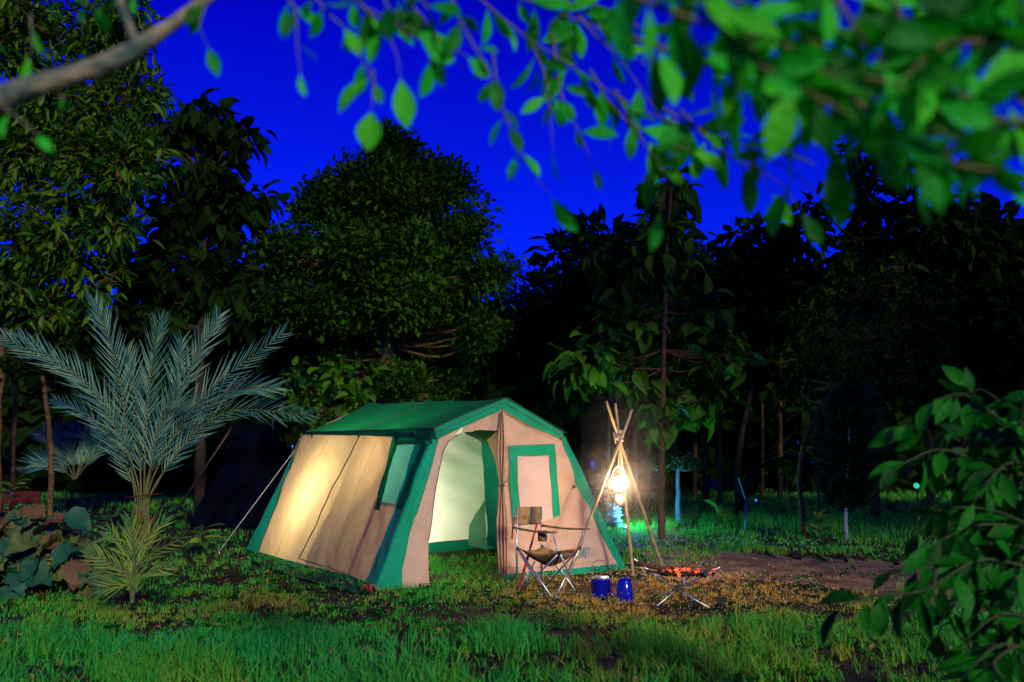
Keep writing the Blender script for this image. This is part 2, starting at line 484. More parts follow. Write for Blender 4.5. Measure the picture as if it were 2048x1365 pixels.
ROWS_OVAL = [(0, .03), (.12, .28), (.3, .8), (.5, 1.), (.7, .86), (.88, .45), (1., .02)]
ROWS_OBOV = [(0, .04), (.15, .38), (.38, .85), (.58, 1.), (.76, .8), (.9, .4), (1., .02)]
ROWS_LANCE = [(0, .05), (.2, .7), (.45, 1.), (.75, .6), (1., .02)]
ROWS_TEAK = [(0, .05), (.1, .55), (.3, .95), (.55, 1.), (.8, .6), (1., .03)]
L_OVAL = leaf_tpl(ROWS_OVAL, .25, .3); L_OBOV = leaf_tpl(ROWS_OBOV, .2, .3)
L_SPIKE = leaf_tpl([(0, .5), (.3, 1.), (.7, .6), (1., .02)], .06, .5)
L_LANCE = leaf_tpl(ROWS_LANCE, .3, .35); L_TEAK = leaf_tpl(ROWS_TEAK, .5, .45)
L_DIAM = (np.array([(0, 0, 0, 0), (-1, .55, .05, 0), (0, .5, -.06, 0), (1, .55, .05, 0), (0, 1, -.12, 0)], float), np.array([(0, 2, 1), (0, 3, 2), (1, 2, 4), (2, 3, 4)]))


def scatter(mb, tpl, Pp, D, Nn, L, W):
    V, F = tpl; n = len(Pp)
    if n == 0: return
    Y = unit(D); X = unit(np.cross(Y, Nn)); Z = np.cross(X, Y)
    L = np.broadcast_to(L, (n,))[:, None, None]; W = np.broadcast_to(W, (n,))[:, None, None]
    W3 = (V[None, :, 0:1] * W * X[:, None] + V[None, :, 1:2] * L * Y[:, None] + (V[None, :, 2:3] * L + V[None, :, 3:4] * W) * Z[:, None]) + Pp[:, None]
    mb.add(W3.reshape(-1, 3), (F[None] + (np.arange(n) * len(V))[:, None, None]).reshape(-1, F.shape[1]))


def crown(blobs, ntips, per, spec, seed, trunk_pts, mbt, spread=.12, limb_r=.03):
    """blobs: (centre, (rx, ry, rz)); spec: (template, length, width ratio, droop)"""
    r = np.random.default_rng(seed); mb = MB()
    tpl, Ln, Wr, droop = spec
    sub = []
    for c, rad in blobs:                # every limb carries several uneven sprays
        c = np.asarray(c); rad = np.asarray(rad); sub.append((c, rad * .62))
        for _ in range(5):
            u = unit(r.normal(size=3)); sub.append((c + u * rad * r.uniform(.55, .85), rad * r.uniform(.28, .52)))
    blobs = sub
    vol = np.array([b[1][0] * b[1][2] for b in blobs]); vol = vol / vol.sum()
    tp = np.asarray(trunk_pts, float)
    for (c, rad), v in zip(blobs, vol):
        c = np.asarray(c); rad = np.asarray(rad)
        zs = tp[:, 2]
        i = int(np.argmin(np.abs(zs - (c[2] - rad[2] * .8)))); i = min(i, len(tp) - 2)
        a = tp[i]; mid = (a + c) / 2 + np.array([0, 0, -.08 * np.linalg.norm(c - a)]) + r.normal(0, .05, 3) * np.linalg.norm(c - a)
        limb = catmull([a, mid, c], 4)
        mbt.tube(limb, np.linspace(limb_r, limb_r * .35, len(limb)), 6)
        nt = max(2, int(ntips * v))
        u = unit(r.normal(size=(nt, 3))); q = r.random(nt) ** .45
        lump = 1 + .32 * np.sin(u[:, 0] * 5 + c[0] * 3) * np.cos(u[:, 2] * 6 + c[2] * 2)
        tips = c + u * (q * lump)[:, None] * rad
        for tpp in tips[:: max(1, nt // 10)]:
            mbt.tube(catmull([c, (c + tpp) / 2 + r.normal(0, .03, 3), tpp], 3), np.linspace(limb_r * .35, limb_r * .1, 4) if False else limb_r * .2, 4, cap=False)
        out = unit(u + [0, 0, .25])
        n = nt * per
        oo = np.repeat(out, per, 0); pos = np.repeat(tips, per, 0)
        d = unit(oo * .7 + unit(r.normal(size=(n, 3))) * .9 + np.array([0, 0, -droop]))
        pos = pos + d * Ln * r.uniform(0, .5, (n, 1)) + r.normal(0, spread, (n, 3)) * np.array([1, 1, 1.])
        L = Ln * r.uniform(.6, 1.25, n)
        nn = unit(np.array([0, 0, 1.]) + r.normal(0, .45, (n, 3)))
        scatter(mb, tpl, pos, d, nn, L, L * Wr * r.uniform(.8, 1.15, n))
    return mb


def pblob(px, py, Y, rx, ry, rd=None):
    k = Y / PXF
    return (P(px, py, Y), (rx * k, (rd if rd else (rx + ry) / 2) * k, ry * k))


def tree(name, label, cat, trunk, blobs, ntips, per, spec, leafm, barkm, seed, group=None, spread=.12, r0=.12, r1=.03, base=None, limb_r=None):
    """trunk: list of world points from the ground up"""
    t = catmull(trunk, 5)
    t[1:-1] += np.random.default_rng(seed).normal(0, r0 * .08, (len(t) - 2, 3)) * [1, 1, 0]
    root = thing(name, t[0], label, cat, group)
    mt = MB(); mt.tube(t, np.linspace(r0, r1, len(t)), 8)
    mc = crown(blobs, ntips, per, spec, seed + 1, t, mt, spread, limb_r or r1 * 1.2)
    emit('trunk', mt, barkm, root); emit('crown', mc, leafm, root, smooth=False)
    return root


def up(px, Y, *pys):                    # a trunk: x at the foot and the heights it passes, read in the photograph
    out = []
    for i, q in enumerate(pys):
        x, y = (q if isinstance(q, tuple) else (px, q))
        out.append(P(x, y, Y))
    g = P(px, pys[0], Y); out[0] = np.array([g[0], Y, -.03])
    return out


SP_NARROW = (L_LANCE, .27, .15, .25)
SP_OAK = (L_DIAM, .15, .28, -.1)
SP_TEAK = (L_TEAK, .42, .30, .75)
SP_TEAKF = (L_DIAM, .50, .30, .7)

# 1 the lit tree at the left edge
Yt = 13.0
bl = [pblob(*a) for a in ((40, 60, Yt, 150, 110), (190, 60, Yt + .2, 120, 90), (250, 200, Yt, 80, 90), (120, 230, Yt + .3, 150, 110), (30, 330, Yt, 120, 110), (200, 350, Yt - .2, 130, 100),
                          (270, 300, Yt, 60, 90), (120, 470, Yt + .2, 140, 90), (220, 450, Yt, 70, 60), (30, 560, Yt, 110, 75), (180, 550, Yt + .2, 80, 70), (60, 610, Yt, 90, 40))]
tree('broadleaf_tree', 'tall tree with narrow olive green leaves filling the upper left corner', 'tree', up(-10, 13.4, 1075, (-5, 800), (30, 560), (90, 300), (150, 60)), bl, 1900, 6, SP_NARROW, M['olive_leaf'], M['bark'], 21, spread=.10, r0=.1, r1=.035)
# 2 dark large-leaved tree behind it
bl = [pblob(*a) for a in ((335, 250, 15.6, 45, 38), (405, 240, 15.6, 45, 42), (470, 262, 15.6, 50, 35), (415, 330, 15.6, 95, 60), (505, 385, 15.6, 45, 38), (390, 430, 15.6, 105, 70), (330, 540, 15.6, 120, 70), (430, 560, 15.6, 80, 70), (300, 640, 15.6, 120, 60), (500, 600, 15.6, 70, 80))]
tree('teak_tree', 'dark broad-leaved tree rising behind the palm against the sky', 'tree', up(400, 15.6, 1060, 800, (405, 560), (410, 300)), bl, 260, 6, (L_TEAK, .40, .30, .7), M['dimmed_leaf'], M['dimmed_bark'], 22, r0=.12, r1=.04)
# 3 the big dense tree behind the tent
Yt = 15.
z5 = ((640, 190, 120, 110), (330, 400, 150, 120), (560, 420, 190, 170), (820, 330, 150, 120), (930, 330, 80, 80), (720, 600, 260, 150), (1000, 550, 100, 100), (130, 640, 110, 80), (350, 640, 200, 120), (1080, 770, 150, 75),
      (880, 740, 180, 100), (560, 780, 230, 120), (300, 900, 220, 130), (560, 1000, 200, 110), (900, 1010, 190, 110), (1060, 1000, 70, 60), (300, 1120, 180, 100), (820, 1180, 170, 110), (700, 1240, 100, 60), (860, 1290, 80, 40))
bl = []
for i, (x, y, rx, ry) in enumerate(z5):
    bl.append(pblob(500 + x * .44, 220 + y * .44, Yt + (.9 if i % 3 else -.6), rx * .44, ry * .44))
bl += [pblob(x, y, 14.1, rx, ry) for x, y, rx, ry in ((770, 400, 90, 60), (800, 500, 80, 60), (720, 520, 80, 60), (790, 600, 60, 40), (850, 590, 70, 50))]
tree('shade_tree', 'large dense small-leaved tree with a reddish trunk right behind the tent', 'tree', up(776, 15.2, 1000, (776, 780), (772, 690), (775, 600), (768, 540)), bl, 4200, 17, SP_OAK, M['oak_leaf'], M['bark'], 23, spread=.14, r0=.22, r1=.08, limb_r=.035)
# 4 low large-leaved shrub behind the tent roof
bl = [pblob(*a) for a in ((600, 770, 12.8, 55, 40), (650, 820, 12.6, 60, 40), (700, 770, 13, 60, 35))]
tree('shrub', 'broad-leaved shrub showing above the rear of the green tent roof', 'shrub', up(650, 12.8, 1050, 900, 800), bl, 75, 5, (L_TEAK, .22, .34, .4), M['teak_leaf'], M['bark'], 24, r0=.05, r1=.02)
# 5 teak behind the bamboo tripod
z6 = ((640, 60, 55, 45), (610, 160, 60, 50), (590, 240, 90, 60), (430, 330, 110, 70), (590, 350, 100, 70), (530, 430, 110, 60), (720, 500, 90, 40), (600, 560, 120, 50), (470, 560, 90, 40), (640, 640, 110, 50), (830, 680, 90, 50), (720, 670, 80, 50),
      (330, 700, 110, 60), (430, 720, 70, 40), (530, 750, 60, 50), (700, 830, 60, 45), (600, 890, 50, 50), (760, 830, 50, 40))
bl = [pblob(1000 + x * .542, 340 + y * .542, 13.6 + (.5 if i % 2 else -.4), rx * .5, ry * .5) for i, (x, y, rx, ry) in enumerate(z6)]
tree('teak_tree', 'slender teak tree with big drooping leaves directly behind the bamboo tripod', 'tree', up(1322, 12.9, 1042, (1322, 900), (1328, 700), (1332, 520), (1345, 350)), bl, 340, 5, (L_TEAK, .34, .33, .6), M['teak_leaf'], M['bark'], 25, r0=.06, r1=.025, limb_r=.014)
# 6.. the dim grove
def grove(name, label, cat, px, Y, foot, blobs, ntips, per, spec, lm, seed, bark='dimmed_bark', r0=.1, r1=.035, group=None):
    blb = [pblob(a[0], a[1], Y + ((-1) ** i) * .6, a[2], a[3]) for i, a in enumerate(blobs)]
    topb = min(a[1] for a in blobs); x1 = [a[0] for a in blobs if a[1] == topb][0]
    return tree(name, label, cat, up(px, Y, foot, (px, 900), ((px + x1) / 2, (900 + topb) / 2), (x1, topb)), blb, ntips, per, spec, lm, M[bark], seed, group, r0=r0, r1=r1)


grove('teak_tree', 'dim teak tree just right of the dense tree with leafy twin tops', 'tree', 1170, 18, 1040, ((1165, 475, 40, 30), (1130, 520, 40, 40), (1220, 480, 45, 40), (1180, 560, 90, 60), (1100, 640, 90, 60), (1200, 660, 90, 60), (1080, 720, 90, 50), (1120, 790, 110, 40)), 230, 6, SP_TEAKF, M['dimmed_leaf'], 31)
grove('grove_tree', 'dim feathery tree filling the gap between dense tree and teaks', 'tree', 1060, 22, 1020, ((1070, 570, 70, 40), (1010, 620, 60, 50), (1090, 640, 90, 60), (1040, 700, 100, 60)), 700, 6, SP_OAK, M['dimmed_leaf'], 32)
grove('teak_tree', 'dim teak tree whose round top stands right of the lit teak', 'tree', 1478, 20, 1030, ((1500, 490, 60, 35), (1570, 465, 60, 40), (1440, 560, 70, 60), (1530, 560, 110, 60), (1480, 640, 120, 60), (1600, 600, 70, 70), (1420, 690, 80, 60)), 300, 6, SP_TEAKF, M['dimmed_leaf'], 33)
grove('grove_tree', 'dim feathery tree in the notch right of the tall teak stem', 'tree', 1412, 24, 1020, ((1400, 520, 60, 40), (1460, 560, 70, 40), (1390, 600, 90, 60)), 600, 6, SP_OAK, M['dimmed_leaf'], 34)
grove('teak_tree', 'tallest black tree at right standing above the grove', 'tree', 1750, 17, 1040, ((1710, 305, 25, 30), (1720, 370, 45, 40), (1790, 340, 50, 45), (1830, 420, 60, 40), (1740, 450, 70, 50), (1650, 430, 40, 40), (1780, 540, 110, 70), (1690, 560, 70, 50), (1850, 500, 80, 60)), 330, 6, (L_DIAM, .34, .32, .6), M['dimmed_leaf'], 35)
grove('grove_tree', 'black round-topped tree near the right edge under the foreground branch', 'tree', 1950, 15.5, 1060, ((1950, 420, 70, 50), (1900, 480, 80, 60), (1970, 520, 100, 80), (2060, 510, 60, 60), (1900, 620, 110, 90), (2020, 640, 100, 90), (1930, 760, 120, 80)), 420, 6, SP_TEAKF, M['dimmed_leaf'], 36)
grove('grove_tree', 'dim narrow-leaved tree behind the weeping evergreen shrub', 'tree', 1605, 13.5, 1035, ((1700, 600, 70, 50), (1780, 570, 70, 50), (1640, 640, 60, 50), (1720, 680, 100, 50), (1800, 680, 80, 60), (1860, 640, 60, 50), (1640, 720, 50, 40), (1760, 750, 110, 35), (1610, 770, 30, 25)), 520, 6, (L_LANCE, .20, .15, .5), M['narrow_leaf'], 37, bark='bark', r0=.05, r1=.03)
grove('grove_tree', 'dim large-leaved tree behind the left edge of the tent top', 'tree', 560, 19, 1020, ((520, 560, 60, 60), (560, 640, 80, 70), (480, 700, 90, 70), (560, 760, 90, 50)), 160, 6, SP_TEAKF, M['dimmed_leaf'], 38)
SLENDER = ['thin pale stem seen just left of the bamboo pole tips', 'dark grove trunk seen through the legs of the bamboo tripod', 'dark thin trunk close to the left of the teak stem behind the tripod', 'dim trunk midway between the twin flat-topped trees and the pole shelter', 'dark trunk rising behind the ridge of the pole shelter', 'thick dim trunk right of the feathery evergreen shrub', 'thickest dim trunk, half hidden by the upper leaves of the right bush', 'far dim trunk seen beneath the pole shelter roof', 'far dim trunk just right of the teak stem, behind the flat-topped trees', 'dim trunk rising behind the right eave of the tent', 'far dim trunk just right of the twin flat-topped trees', 'farthest dim trunk, directly above the lit lantern']
for i, (px, Y, foot, w) in enumerate(((1218, 16, 1050, .03), (1270, 23, 1020, .07), (1298, 19, 1035, .045), (1440, 22, 1025, .06), (1525, 25, 1015, .06), (1860, 20, 1030, .11), (1928, 23, 1025, .12), (1560, 27, 1010, .1), (1350, 26, 1010, .08), (1120, 24, 1015, .09), (1390, 28, 1010, .09), (1240, 29, 1005, .09))):
    grove('slender_tree', SLENDER[i], 'tree', px, Y, foot, ((px - 50, 760, 80, 50), (px + 50, 740, 80, 55), (px, 650, 100, 60)), 60, 6, SP_TEAKF, M['dimmed_leaf'], 50 + i, bark='bark', r0=w, r1=w * .6, group='slender trees of the dark grove')
grove('orchard_tree', 'thin reddish-trunked young tree left of the palm, farther from it', 'tree', 25, 15, 1030, ((20, 700, 60, 50), (40, 640, 60, 50)), 90, 6, (L_DIAM, .2, .3, .3), M['dimmed_leaf'], 71, bark='bark', r0=.06)
grove('orchard_tree', 'thin reddish-trunked young tree between the left edge and the palm', 'tree', 102, 14, 1050, ((110, 760, 50, 40), (80, 700, 60, 50)), 90, 6, (L_DIAM, .2, .3, .3), M['dimmed_leaf'], 72, bark='bark', r0=.05)
# the mass of woods that closes the view
r = np.random.default_rng(5); mb = MB()
n = 26000
X = r.uniform(-40, 45, n); Y = r.uniform(31, 40, n)
topz = 5.8 + 3.6 * vnoise(X, Y * 0, .22, 8) + 1.4 * vnoise(X, Y * 0, .9, 4) + np.clip(X - 12, 0, 20) * .25
Z = topz * r.random(n) ** .75
d = unit(r.normal(size=(n, 3)) + [0, -.3, -.4])
scatter(mb, L_DIAM, np.stack([X, Y, Z], -1), d, unit(r.normal(size=(n, 3)) + [0, -1, .6]), r.uniform(.7, 1.5, n), r.uniform(.3, .5, n))
o = emit('woods', mb, M['dimmed_leaf'], smooth=False); tag(o, 'far dark woods closing the view behind the grove', 'woods', kind='stuff')

# pollarded twins with flat crowns and pale trunks, right of the tripod
for px, lab, sd in ((1320, 'pale-trunked flat-topped little tree just right of the tripod', 81), (1356, 'pale-trunked flat-topped little tree, the farther right of the two by the tripod', 82)):
    bl = [pblob(px + dx, 924 + dy, 16.2, 34, 16) for dx, dy in ((-10, 2), (14, -3))] + [pblob(px + (40 if sd == 82 else -10), 930, 16.4, 26, 12)]
    tree('flat_topped_tree', lab, 'tree', up(px, 16.2, 1035, 985, 930), bl, 220, 6, (L_DIAM, .07, .3, .1), M['oak_leaf'], M['pale_bark'], sd, spread=.05, r0=.062, r1=.03, limb_r=.015)


# feathery evergreen shrub
def evergreen():
    root = thing('evergreen_shrub', P(1692, 1060, 12.6) * [1, 1, 0], 'soft feathery evergreen shrub with a pale stem right of the lawn', 'shrub')
    r = np.random.default_rng(9); c = P(1692, 1060, 12.6); mt = MB()
    mt.tube(catmull([[c[0], 12.6, 0], [c[0] + .02, 12.6, .5], P(1700, 800, 12.6)], 5), np.linspace(.03, .012, 11), 6)
    mb = MB(); n = 700
    t = r.random(n); py = 1020 - t * 240; a = P(1705, 0, 12.6)[0]
    ang = r.uniform(0, 2 * np.pi, n); wid = .62 * np.sin(np.pi * np.clip(t * .86 + .12, 0, 1)) ** .7
    for i in range(n):
        b = P(1700, py[i], 12.6); rr = wid[i] * r.random() ** .4
        tip = b + np.array([math.cos(ang[i]) * rr, math.sin(ang[i]) * rr, rr * .3])
        m = 16; s = r.random((m, 1)) ** .6
        pos = b * (1 - s) * 1. + tip * s
        dd = unit(tip - b) + unit(r.normal(size=(m, 3))) * .55 + [0, 0, .15]
        scatter(mb, L_DIAM, pos, dd, r.normal(size=(m, 3)), r.uniform(.10, .2, m), .006)
    emit('stem', mt, M['pale_bark'], root); emit('foliage', mb, M['needle'], root, smooth=False)


evergreen()


# ---------------------------------------------------------------- small plants
def fan_plant(name, label, cat, px, py, h, leaves, L, W, leafm, seed, stem=None, Y=None, tpl=L_OVAL, low=.3, droop=.3, stemm='bark', sr=.008):
    c = G(px, py) if Y is None else np.array([P(px, py, Y)[0], Y, 0.])
    root = thing(name, c, label, cat); r = np.random.default_rng(seed)
    mt = MB(); tp = catmull([c + [0, 0, -.02], c + [r.normal(0, .02), 0, h * .5], c + [r.normal(0, .03), 0, h]], 5)
    mt.tube(tp, np.linspace(sr, sr * .6, len(tp)), 6); mb = MB()
    z = h * (low + (1 - low) * r.random(leaves)); a = np.arange(leaves) * 2.4 + r.normal(0, .3, leaves)
    d = np.stack([np.cos(a), np.sin(a), .9 - droop * 2 + .6 * z / h], -1)
    pos = c + np.stack([0 * z, 0 * z, z], -1)
    s = L * r.uniform(.7, 1.15, leaves)
    scatter(mb, tpl, pos, d, unit(np.array([0, 0, 1.]) + r.normal(0, .3, (leaves, 3))), s, s * W)
    emit('stem', mt, M[stemm], root); emit('foliage', mb, M[leafm], root)
    return root


fan_plant('seedling', 'small bright green broad-leaved seedling on the dark lawn behind the fire', 'plant', 1436, 1062, .42, 9, .30, .26, 'sprout_leaf', 1, low=.5)
fan_plant('seedling', 'yellow-green upright seedling beneath the feathery evergreen shrub', 'plant', 1640, 1082, .42, 12, .22, .24, 'sprout_leaf', 2, low=.2, droop=.1)
fan_plant('sapling', 'straight pale-stemmed sapling with a small tuft on top', 'sapling', 1490, 1062, .92, 16, .14, .16, 'narrow_leaf', 3, low=.92, stemm='pale_bark', sr=.018)
fan_plant('sapling', 'thin sapling with a loose spread of small leaves near the leaning post', 'sapling', 1580, 1050, 1.15, 34, .30, .2, 'narrow_leaf', 4, low=.75, droop=.35)
fan_plant('seedling', 'yellow-green leafy seedling at the left edge above the leaf clump', 'plant', 14, 1085, .85, 14, .28, .2, 'sprout_leaf', 5, low=.75, droop=.5)
fan_plant('seedling', 'drooping fern-like green plant between the palms and the guy line', 'plant', 402, 1112, .32, 16, .30, .16, 'sprout_leaf', 6, low=.5, droop=.55)
fan_plant('seedling', 'bright yellow-green drooping plant at the foot of the palm', 'plant', 232, 1122, .34, 14, .28, .2, 'sprout_leaf', 7, low=.6, droop=.7)
fan_plant('shrub', 'pale wind-blown shrub lit blue right below the lantern', 'shrub', 1228, 1062, .40, 170, .17, .17, 'plastic', 8, low=.1, droop=.25)


# ---------------------------------------------------------------- palms
def frond(mbl, mbr, base, ctrl, tip, L0, n, seed, wid=.011):
    r = np.random.default_rng(seed)
    c = catmull([base, *(ctrl if isinstance(ctrl, list) else [ctrl]), tip], 14); t = np.linspace(0, 1, len(c))
    mbr.tube(c, np.linspace(.016, .003, len(c)), 6)
    s = np.linspace(.22 if not isinstance(ctrl, list) else .40, .995, n); idx = s * (len(c) - 1)
    pts = np.stack([np.interp(idx, np.arange(len(c)), c[:, k]) for k in range(3)], -1)
    tan = unit(np.stack([np.interp(idx, np.arange(len(c)), np.gradient(c[:, k])) for k in range(3)], -1))
    up_ = np.array([0, 0, 1.]); side = unit(np.cross(tan, up_ + np.array([0, -.6, 0])))
    sv = unit(np.cross(tan, unit(pts - _C))); sv *= np.sign((sv * side).sum(-1, keepdims=True) + 1e-6)
    tw_ = r.uniform(.5, 1.3); side = unit(side * .5 + sv * tw_); nor = np.cross(side, tan)
    nor *= np.sign(nor[:, 2:3] + 1e-6)
    Lp = L0 * np.clip(np.sin(np.pi * (.12 + .80 * (s - s[0]) / (1 - s[0]))) ** .6, .25, 1) * r.uniform(.85, 1.1, n)
    for sg in (-1, 1):
        d = unit(tan * (1.0 + .6 * s[:, None]) + side * sg * .75 + nor * .22 + r.normal(0, .14, (n, 3)))
        scatter(mbl, L_SPIKE, pts, d, nor + side * sg * .5, Lp * r.uniform(.8, 1.1, n), wid)


def palm(name, label, c, tips, L0, n, seed, leafm, wid, trunk=None, band=False):
    root = thing(name, c, label, 'palm')
    r = np.random.default_rng(seed)
    if trunk is not None:
        mb = MB()
        mb.tube(catmull(trunk, 5), np.linspace(.13, .07, len(catmull(trunk, 5))), 10)
        tb = catmull(trunk, 5)
        for i in range(46):
            a = r.uniform(0, 6.28); q = tb[r.integers(0, len(tb))]
            p0 = q + [math.cos(a) * .09, math.sin(a) * .09, 0]
            mb.tube([p0, p0 + [math.cos(a) * .07, math.sin(a) * .07, .16]], [.03, .012], 5)
        emit('trunk', mb, M['bark'], root)
    for i, (b, q, t) in enumerate(tips):
        ml, mr = MB(), MB()
        frond(ml, mr, b, q, t, L0, n, seed + i, wid)
        rb = emit('frond', mr, M['twig'], root); emit_sub('leaflets', ml, M[leafm], root, rb)
    if band:
        mb = MB(); cc = P(288, 992, 11.4); a = np.linspace(0, 2 * np.pi, 25)
        mb.tube(np.stack([cc[0] + .24 * np.cos(a), cc[1] + .24 * np.sin(a), cc[2] + .03 * np.cos(a)], -1), .008, 5, cap=False)
        emit('tie_band', mb, M['red_dim'], root)
    return root


YP = 11.4
pc = np.array([P(290, 1000, YP)[0], YP, 0.])
tl = [((255, 900), (235, 740), (190, 600), 0.2), ((262, 900), (170, 770), (0, 672), -.3), ((262, 920), (210, 800), (40, 668), .5), ((290, 900), (300, 760), (320, 640), -.5),
      ((300, 910), (370, 760), (440, 630), .6), ((310, 920), (400, 800), (565, 668), -.3), ((315, 940), (430, 800), (556, 775), .6), ((318, 930), (440, 830), (620, 830), -.4),
      ((300, 920), (330, 830), (405, 815), -.7), ((280, 930), (275, 820), (255, 700), .4), ((300, 930), (345, 800), (365, 680), .7), ((270, 950), (200, 850), (110, 800), .7)]
tips = []
for b, q, t, dy in tl:
    base = P(b[0] * .3 + 287 * .7, 1066, YP + dy * .1)
    tips.append((base, [P(b[0] * .75 + 287 * .25, b[1] + 40, YP + dy * .25), P(q[0], q[1], YP + dy * .6)], P(t[0], t[1], YP + dy * 1.3)))
palm('date_palm', 'large young date palm with silvery blue-green fronds left of the tent', pc, tips, .50, 38, 100, 'palm_leaf', .0088,
     [pc + [0, 0, -.05], P(288, 1085, YP), P(287, 1045, YP)], band=True)
sc = G(262, 1240)
tl = [((255, 1150), (185, 1140)), ((255, 1150), (180, 1105)), ((262, 1120), (215, 1060)), ((268, 1110), (260, 1040)), ((272, 1110), (330, 1040)), ((275, 1130), (365, 1075)), ((270, 1160), (350, 1130)), ((262, 1170), (200, 1180))]
tips = []
for i, (q, t) in enumerate(tl):
    dy = ((-1) ** i) * .15
    tips.append((sc + [0, 0, .12], P(q[0], q[1], sc[1] + dy * .3), P(t[0], t[1], sc[1] + dy)))
palm('palm_seedling', 'knee-high yellow-green palm seedling in front of the large date palm', sc, tips, .21, 13, 140, 'sprout_leaf', .0065, None)
bc = np.array([P(150, 900, 17)[0], 17, 0.])
tips = [(P(150, 960, 17), P(a, b, 17), P(c, d, 17)) for a, b, c, d in ((120, 900, 90, 870), (180, 890, 150, 865), (200, 900, 240, 900), (110, 930, 60, 930), (170, 900, 190, 870), (140, 900, 110, 860))]
palm('palm_bush', 'low distant palm seen through the left fronds of the date palm', bc, tips, .55, 26, 160, 'palm_leaf', .018, None)


# broad-leaved clump at lower left
def leaf_clump():
    c = G(80, 1190); root = thing('leaf_clump', c, 'knee-high clump of huge round crumpled leaves at the lower left edge', 'plant')
    r = np.random.default_rng(77); mb = MB(); ms = MB()
    n = 230
    t = r.random(n)
    px = r.uniform(-30, 205, n); mxh = np.interp(px, [-30, 0, 60, 120, 150, 210], [100, 130, 165, 160, 120, 50])
    py = 1190 - mxh * r.random(n) ** .7
    Y = c[1] + r.uniform(-.35, .5, n) + (1190 - py) * .002
    pos = np.array([P(a, b, y) for a, b, y in zip(px, py, Y)])
    a = r.uniform(0, 2 * np.pi, n)
    d = np.stack([np.cos(a), np.sin(a) * .6 - .3, -.35 + r.normal(0, .3, n)], -1)
    L = r.uniform(.14, .30, n)
    tp = leaf_tpl([(0, .1), (.06, .6), (.16, .82), (.25, 1.), (.38, .98), (.5, 1.08), (.62, .9), (.75, .78), (.84, .5), (.92, .35), (1., .02)], .4, .6)
    scatter(mb, tp, pos, d, unit(np.array([0, -.8, 1.]) + r.normal(0, .4, (n, 3))), L, L * .42)
    for p in pos[::4]:
        ms.tube(catmull([[c[0] + (p[0] - c[0]) * .6, p[1], 0], (p + [c[0] + (p[0] - c[0]) * .6, p[1], 0]) / 2, p], 3), .008, 5)
    for V in mb.V: V += r.normal(0, .011, V.shape)
    emit('stem', ms, M['twig'], root); emit('foliage', mb, M['pile_leaf'], root)


leaf_clump()


# ---------------------------------------------------------------- tent
def plane(p0, a, b):
    n = unit(np.cross(a, b)); return (np.asarray(p0), n if n[1] < 0 else -n)


def onp(pl, x, y, off=0.):
    p0, n = pl; d = ray(x, y); return _C + d * ((p0 + n * off - _C) @ n / (d @ n))


uf = unit(BFR - BFL); vb = np.array([-uf[1], uf[0], 0])
FP = plane(BFL, uf, (BFL + BFR) / 2 + vb * .15 + [0, 0, 1.45] - BFL)
EFL, EFR, RF = onp(FP, 870, 858), onp(FP, 1126, 868), onp(FP, 1011, 797)
SPn = np.cross(EFL - BFL, BBL - BFL); SPl = (BFL, unit(SPn) if unit(SPn)[1] < 0 else -unit(SPn))
EBL = onp(SPl, 608, 866); EBR = EBL + (EFR - EFL); RB = P(738, 806, (EBL + EBR)[1] / 2 + .05)
TO = (BFL + BBR) / 2
tent = thing('cabin_tent', TO, 'old beige and green canvas cabin tent glowing from a light inside', 'tent')


def resamp(pts, n):
    pts = np.asarray(pts, float)
    if len(pts) > 2 and True:
        pass
    s = np.concatenate([[0], np.cumsum(np.linalg.norm(np.diff(pts, axis=0), axis=1))]); q = np.linspace(0, s[-1], n)
    return np.stack([np.interp(q, s, pts[:, k]) for k in range(pts.shape[1])], -1)


def wrinkle(V, n, amp, seed=0.):
    x, y, z = V[..., 0], V[..., 1], V[..., 2]
    s = x * 1.0 - y * .5
    w = (np.sin(s * 5.1 + z * 2.3 + seed) + .8 * np.sin(s * 11 - z * 6 + 1.7 * np.sin(z * 3)) + .5 * np.sin(z * 19 + s * 15 + seed)
         + .6 * np.sin(s * 23 + 4 * np.sin(z * 2.2)) * np.clip(1.2 - z, 0, 1)
         + 2.2 * (vnoise(s * 1.0, z, 5, 3) - .5) + 1.0 * (vnoise(s + z * .5, z, 13, 4) - .5))
    return V + n * (w * amp)[..., None]


def patch(pl, left, right, n=20, m=24, off=0., amp=.006, wr=True):
    """cloth between two traced edges on a plane of the tent"""
    a, b = resamp(left, m), resamp(right, m)
    A = np.zeros((n, m, 3))
    for i in range(n):
        q = a * (1 - i / (n - 1)) + b * (i / (n - 1))
        for j in range(m): A[i, j] = onp(pl, q[j, 0], q[j, 1], off)
    return wrinkle(A, pl[1], amp) if wr else A


def cloth(name, A, m, root=tent, **k):
    return emit(name, MB().grid(A), m, root, **k)


# side wall facing left
T = [(604, 867), (700, 868), (788, 868)]
sideA = patch(SPl, [(603, 867), (565, 970), (516, 1106)], [(788, 867), (756, 1003), (704, 1152)], 40, 46, 0, .007)
sideB = patch(SPl, [(748, 1000), (696, 1150)], [(806, 1012), (776, 1085), (740, 1168)], 14, 26, .003, .007)
mb = MB().grid(sideA).grid(sideB)
sw = emit('side_wall', mb, M['canvas'], tent)
cg = MB()
g1 = patch(SPl, [(838, 862), (792, 1014), (760, 1090), (728, 1166)], [(870, 858), (835, 960), (790, 1080), (748, 1182)], 10, 34, .006, .006)
g2 = patch(FP, [(870, 858), (835, 960), (790, 1080), (748, 1182)], [(879, 868), (864, 930), (842, 1004), (820, 1060), (804, 1136), (804, 1184)], 10, 34, .004, .006)
md = (g1[-1] + g2[0]) / 2; g1[-1] = md; g2[0] = md
cg.grid(g1); cg.grid(g2)
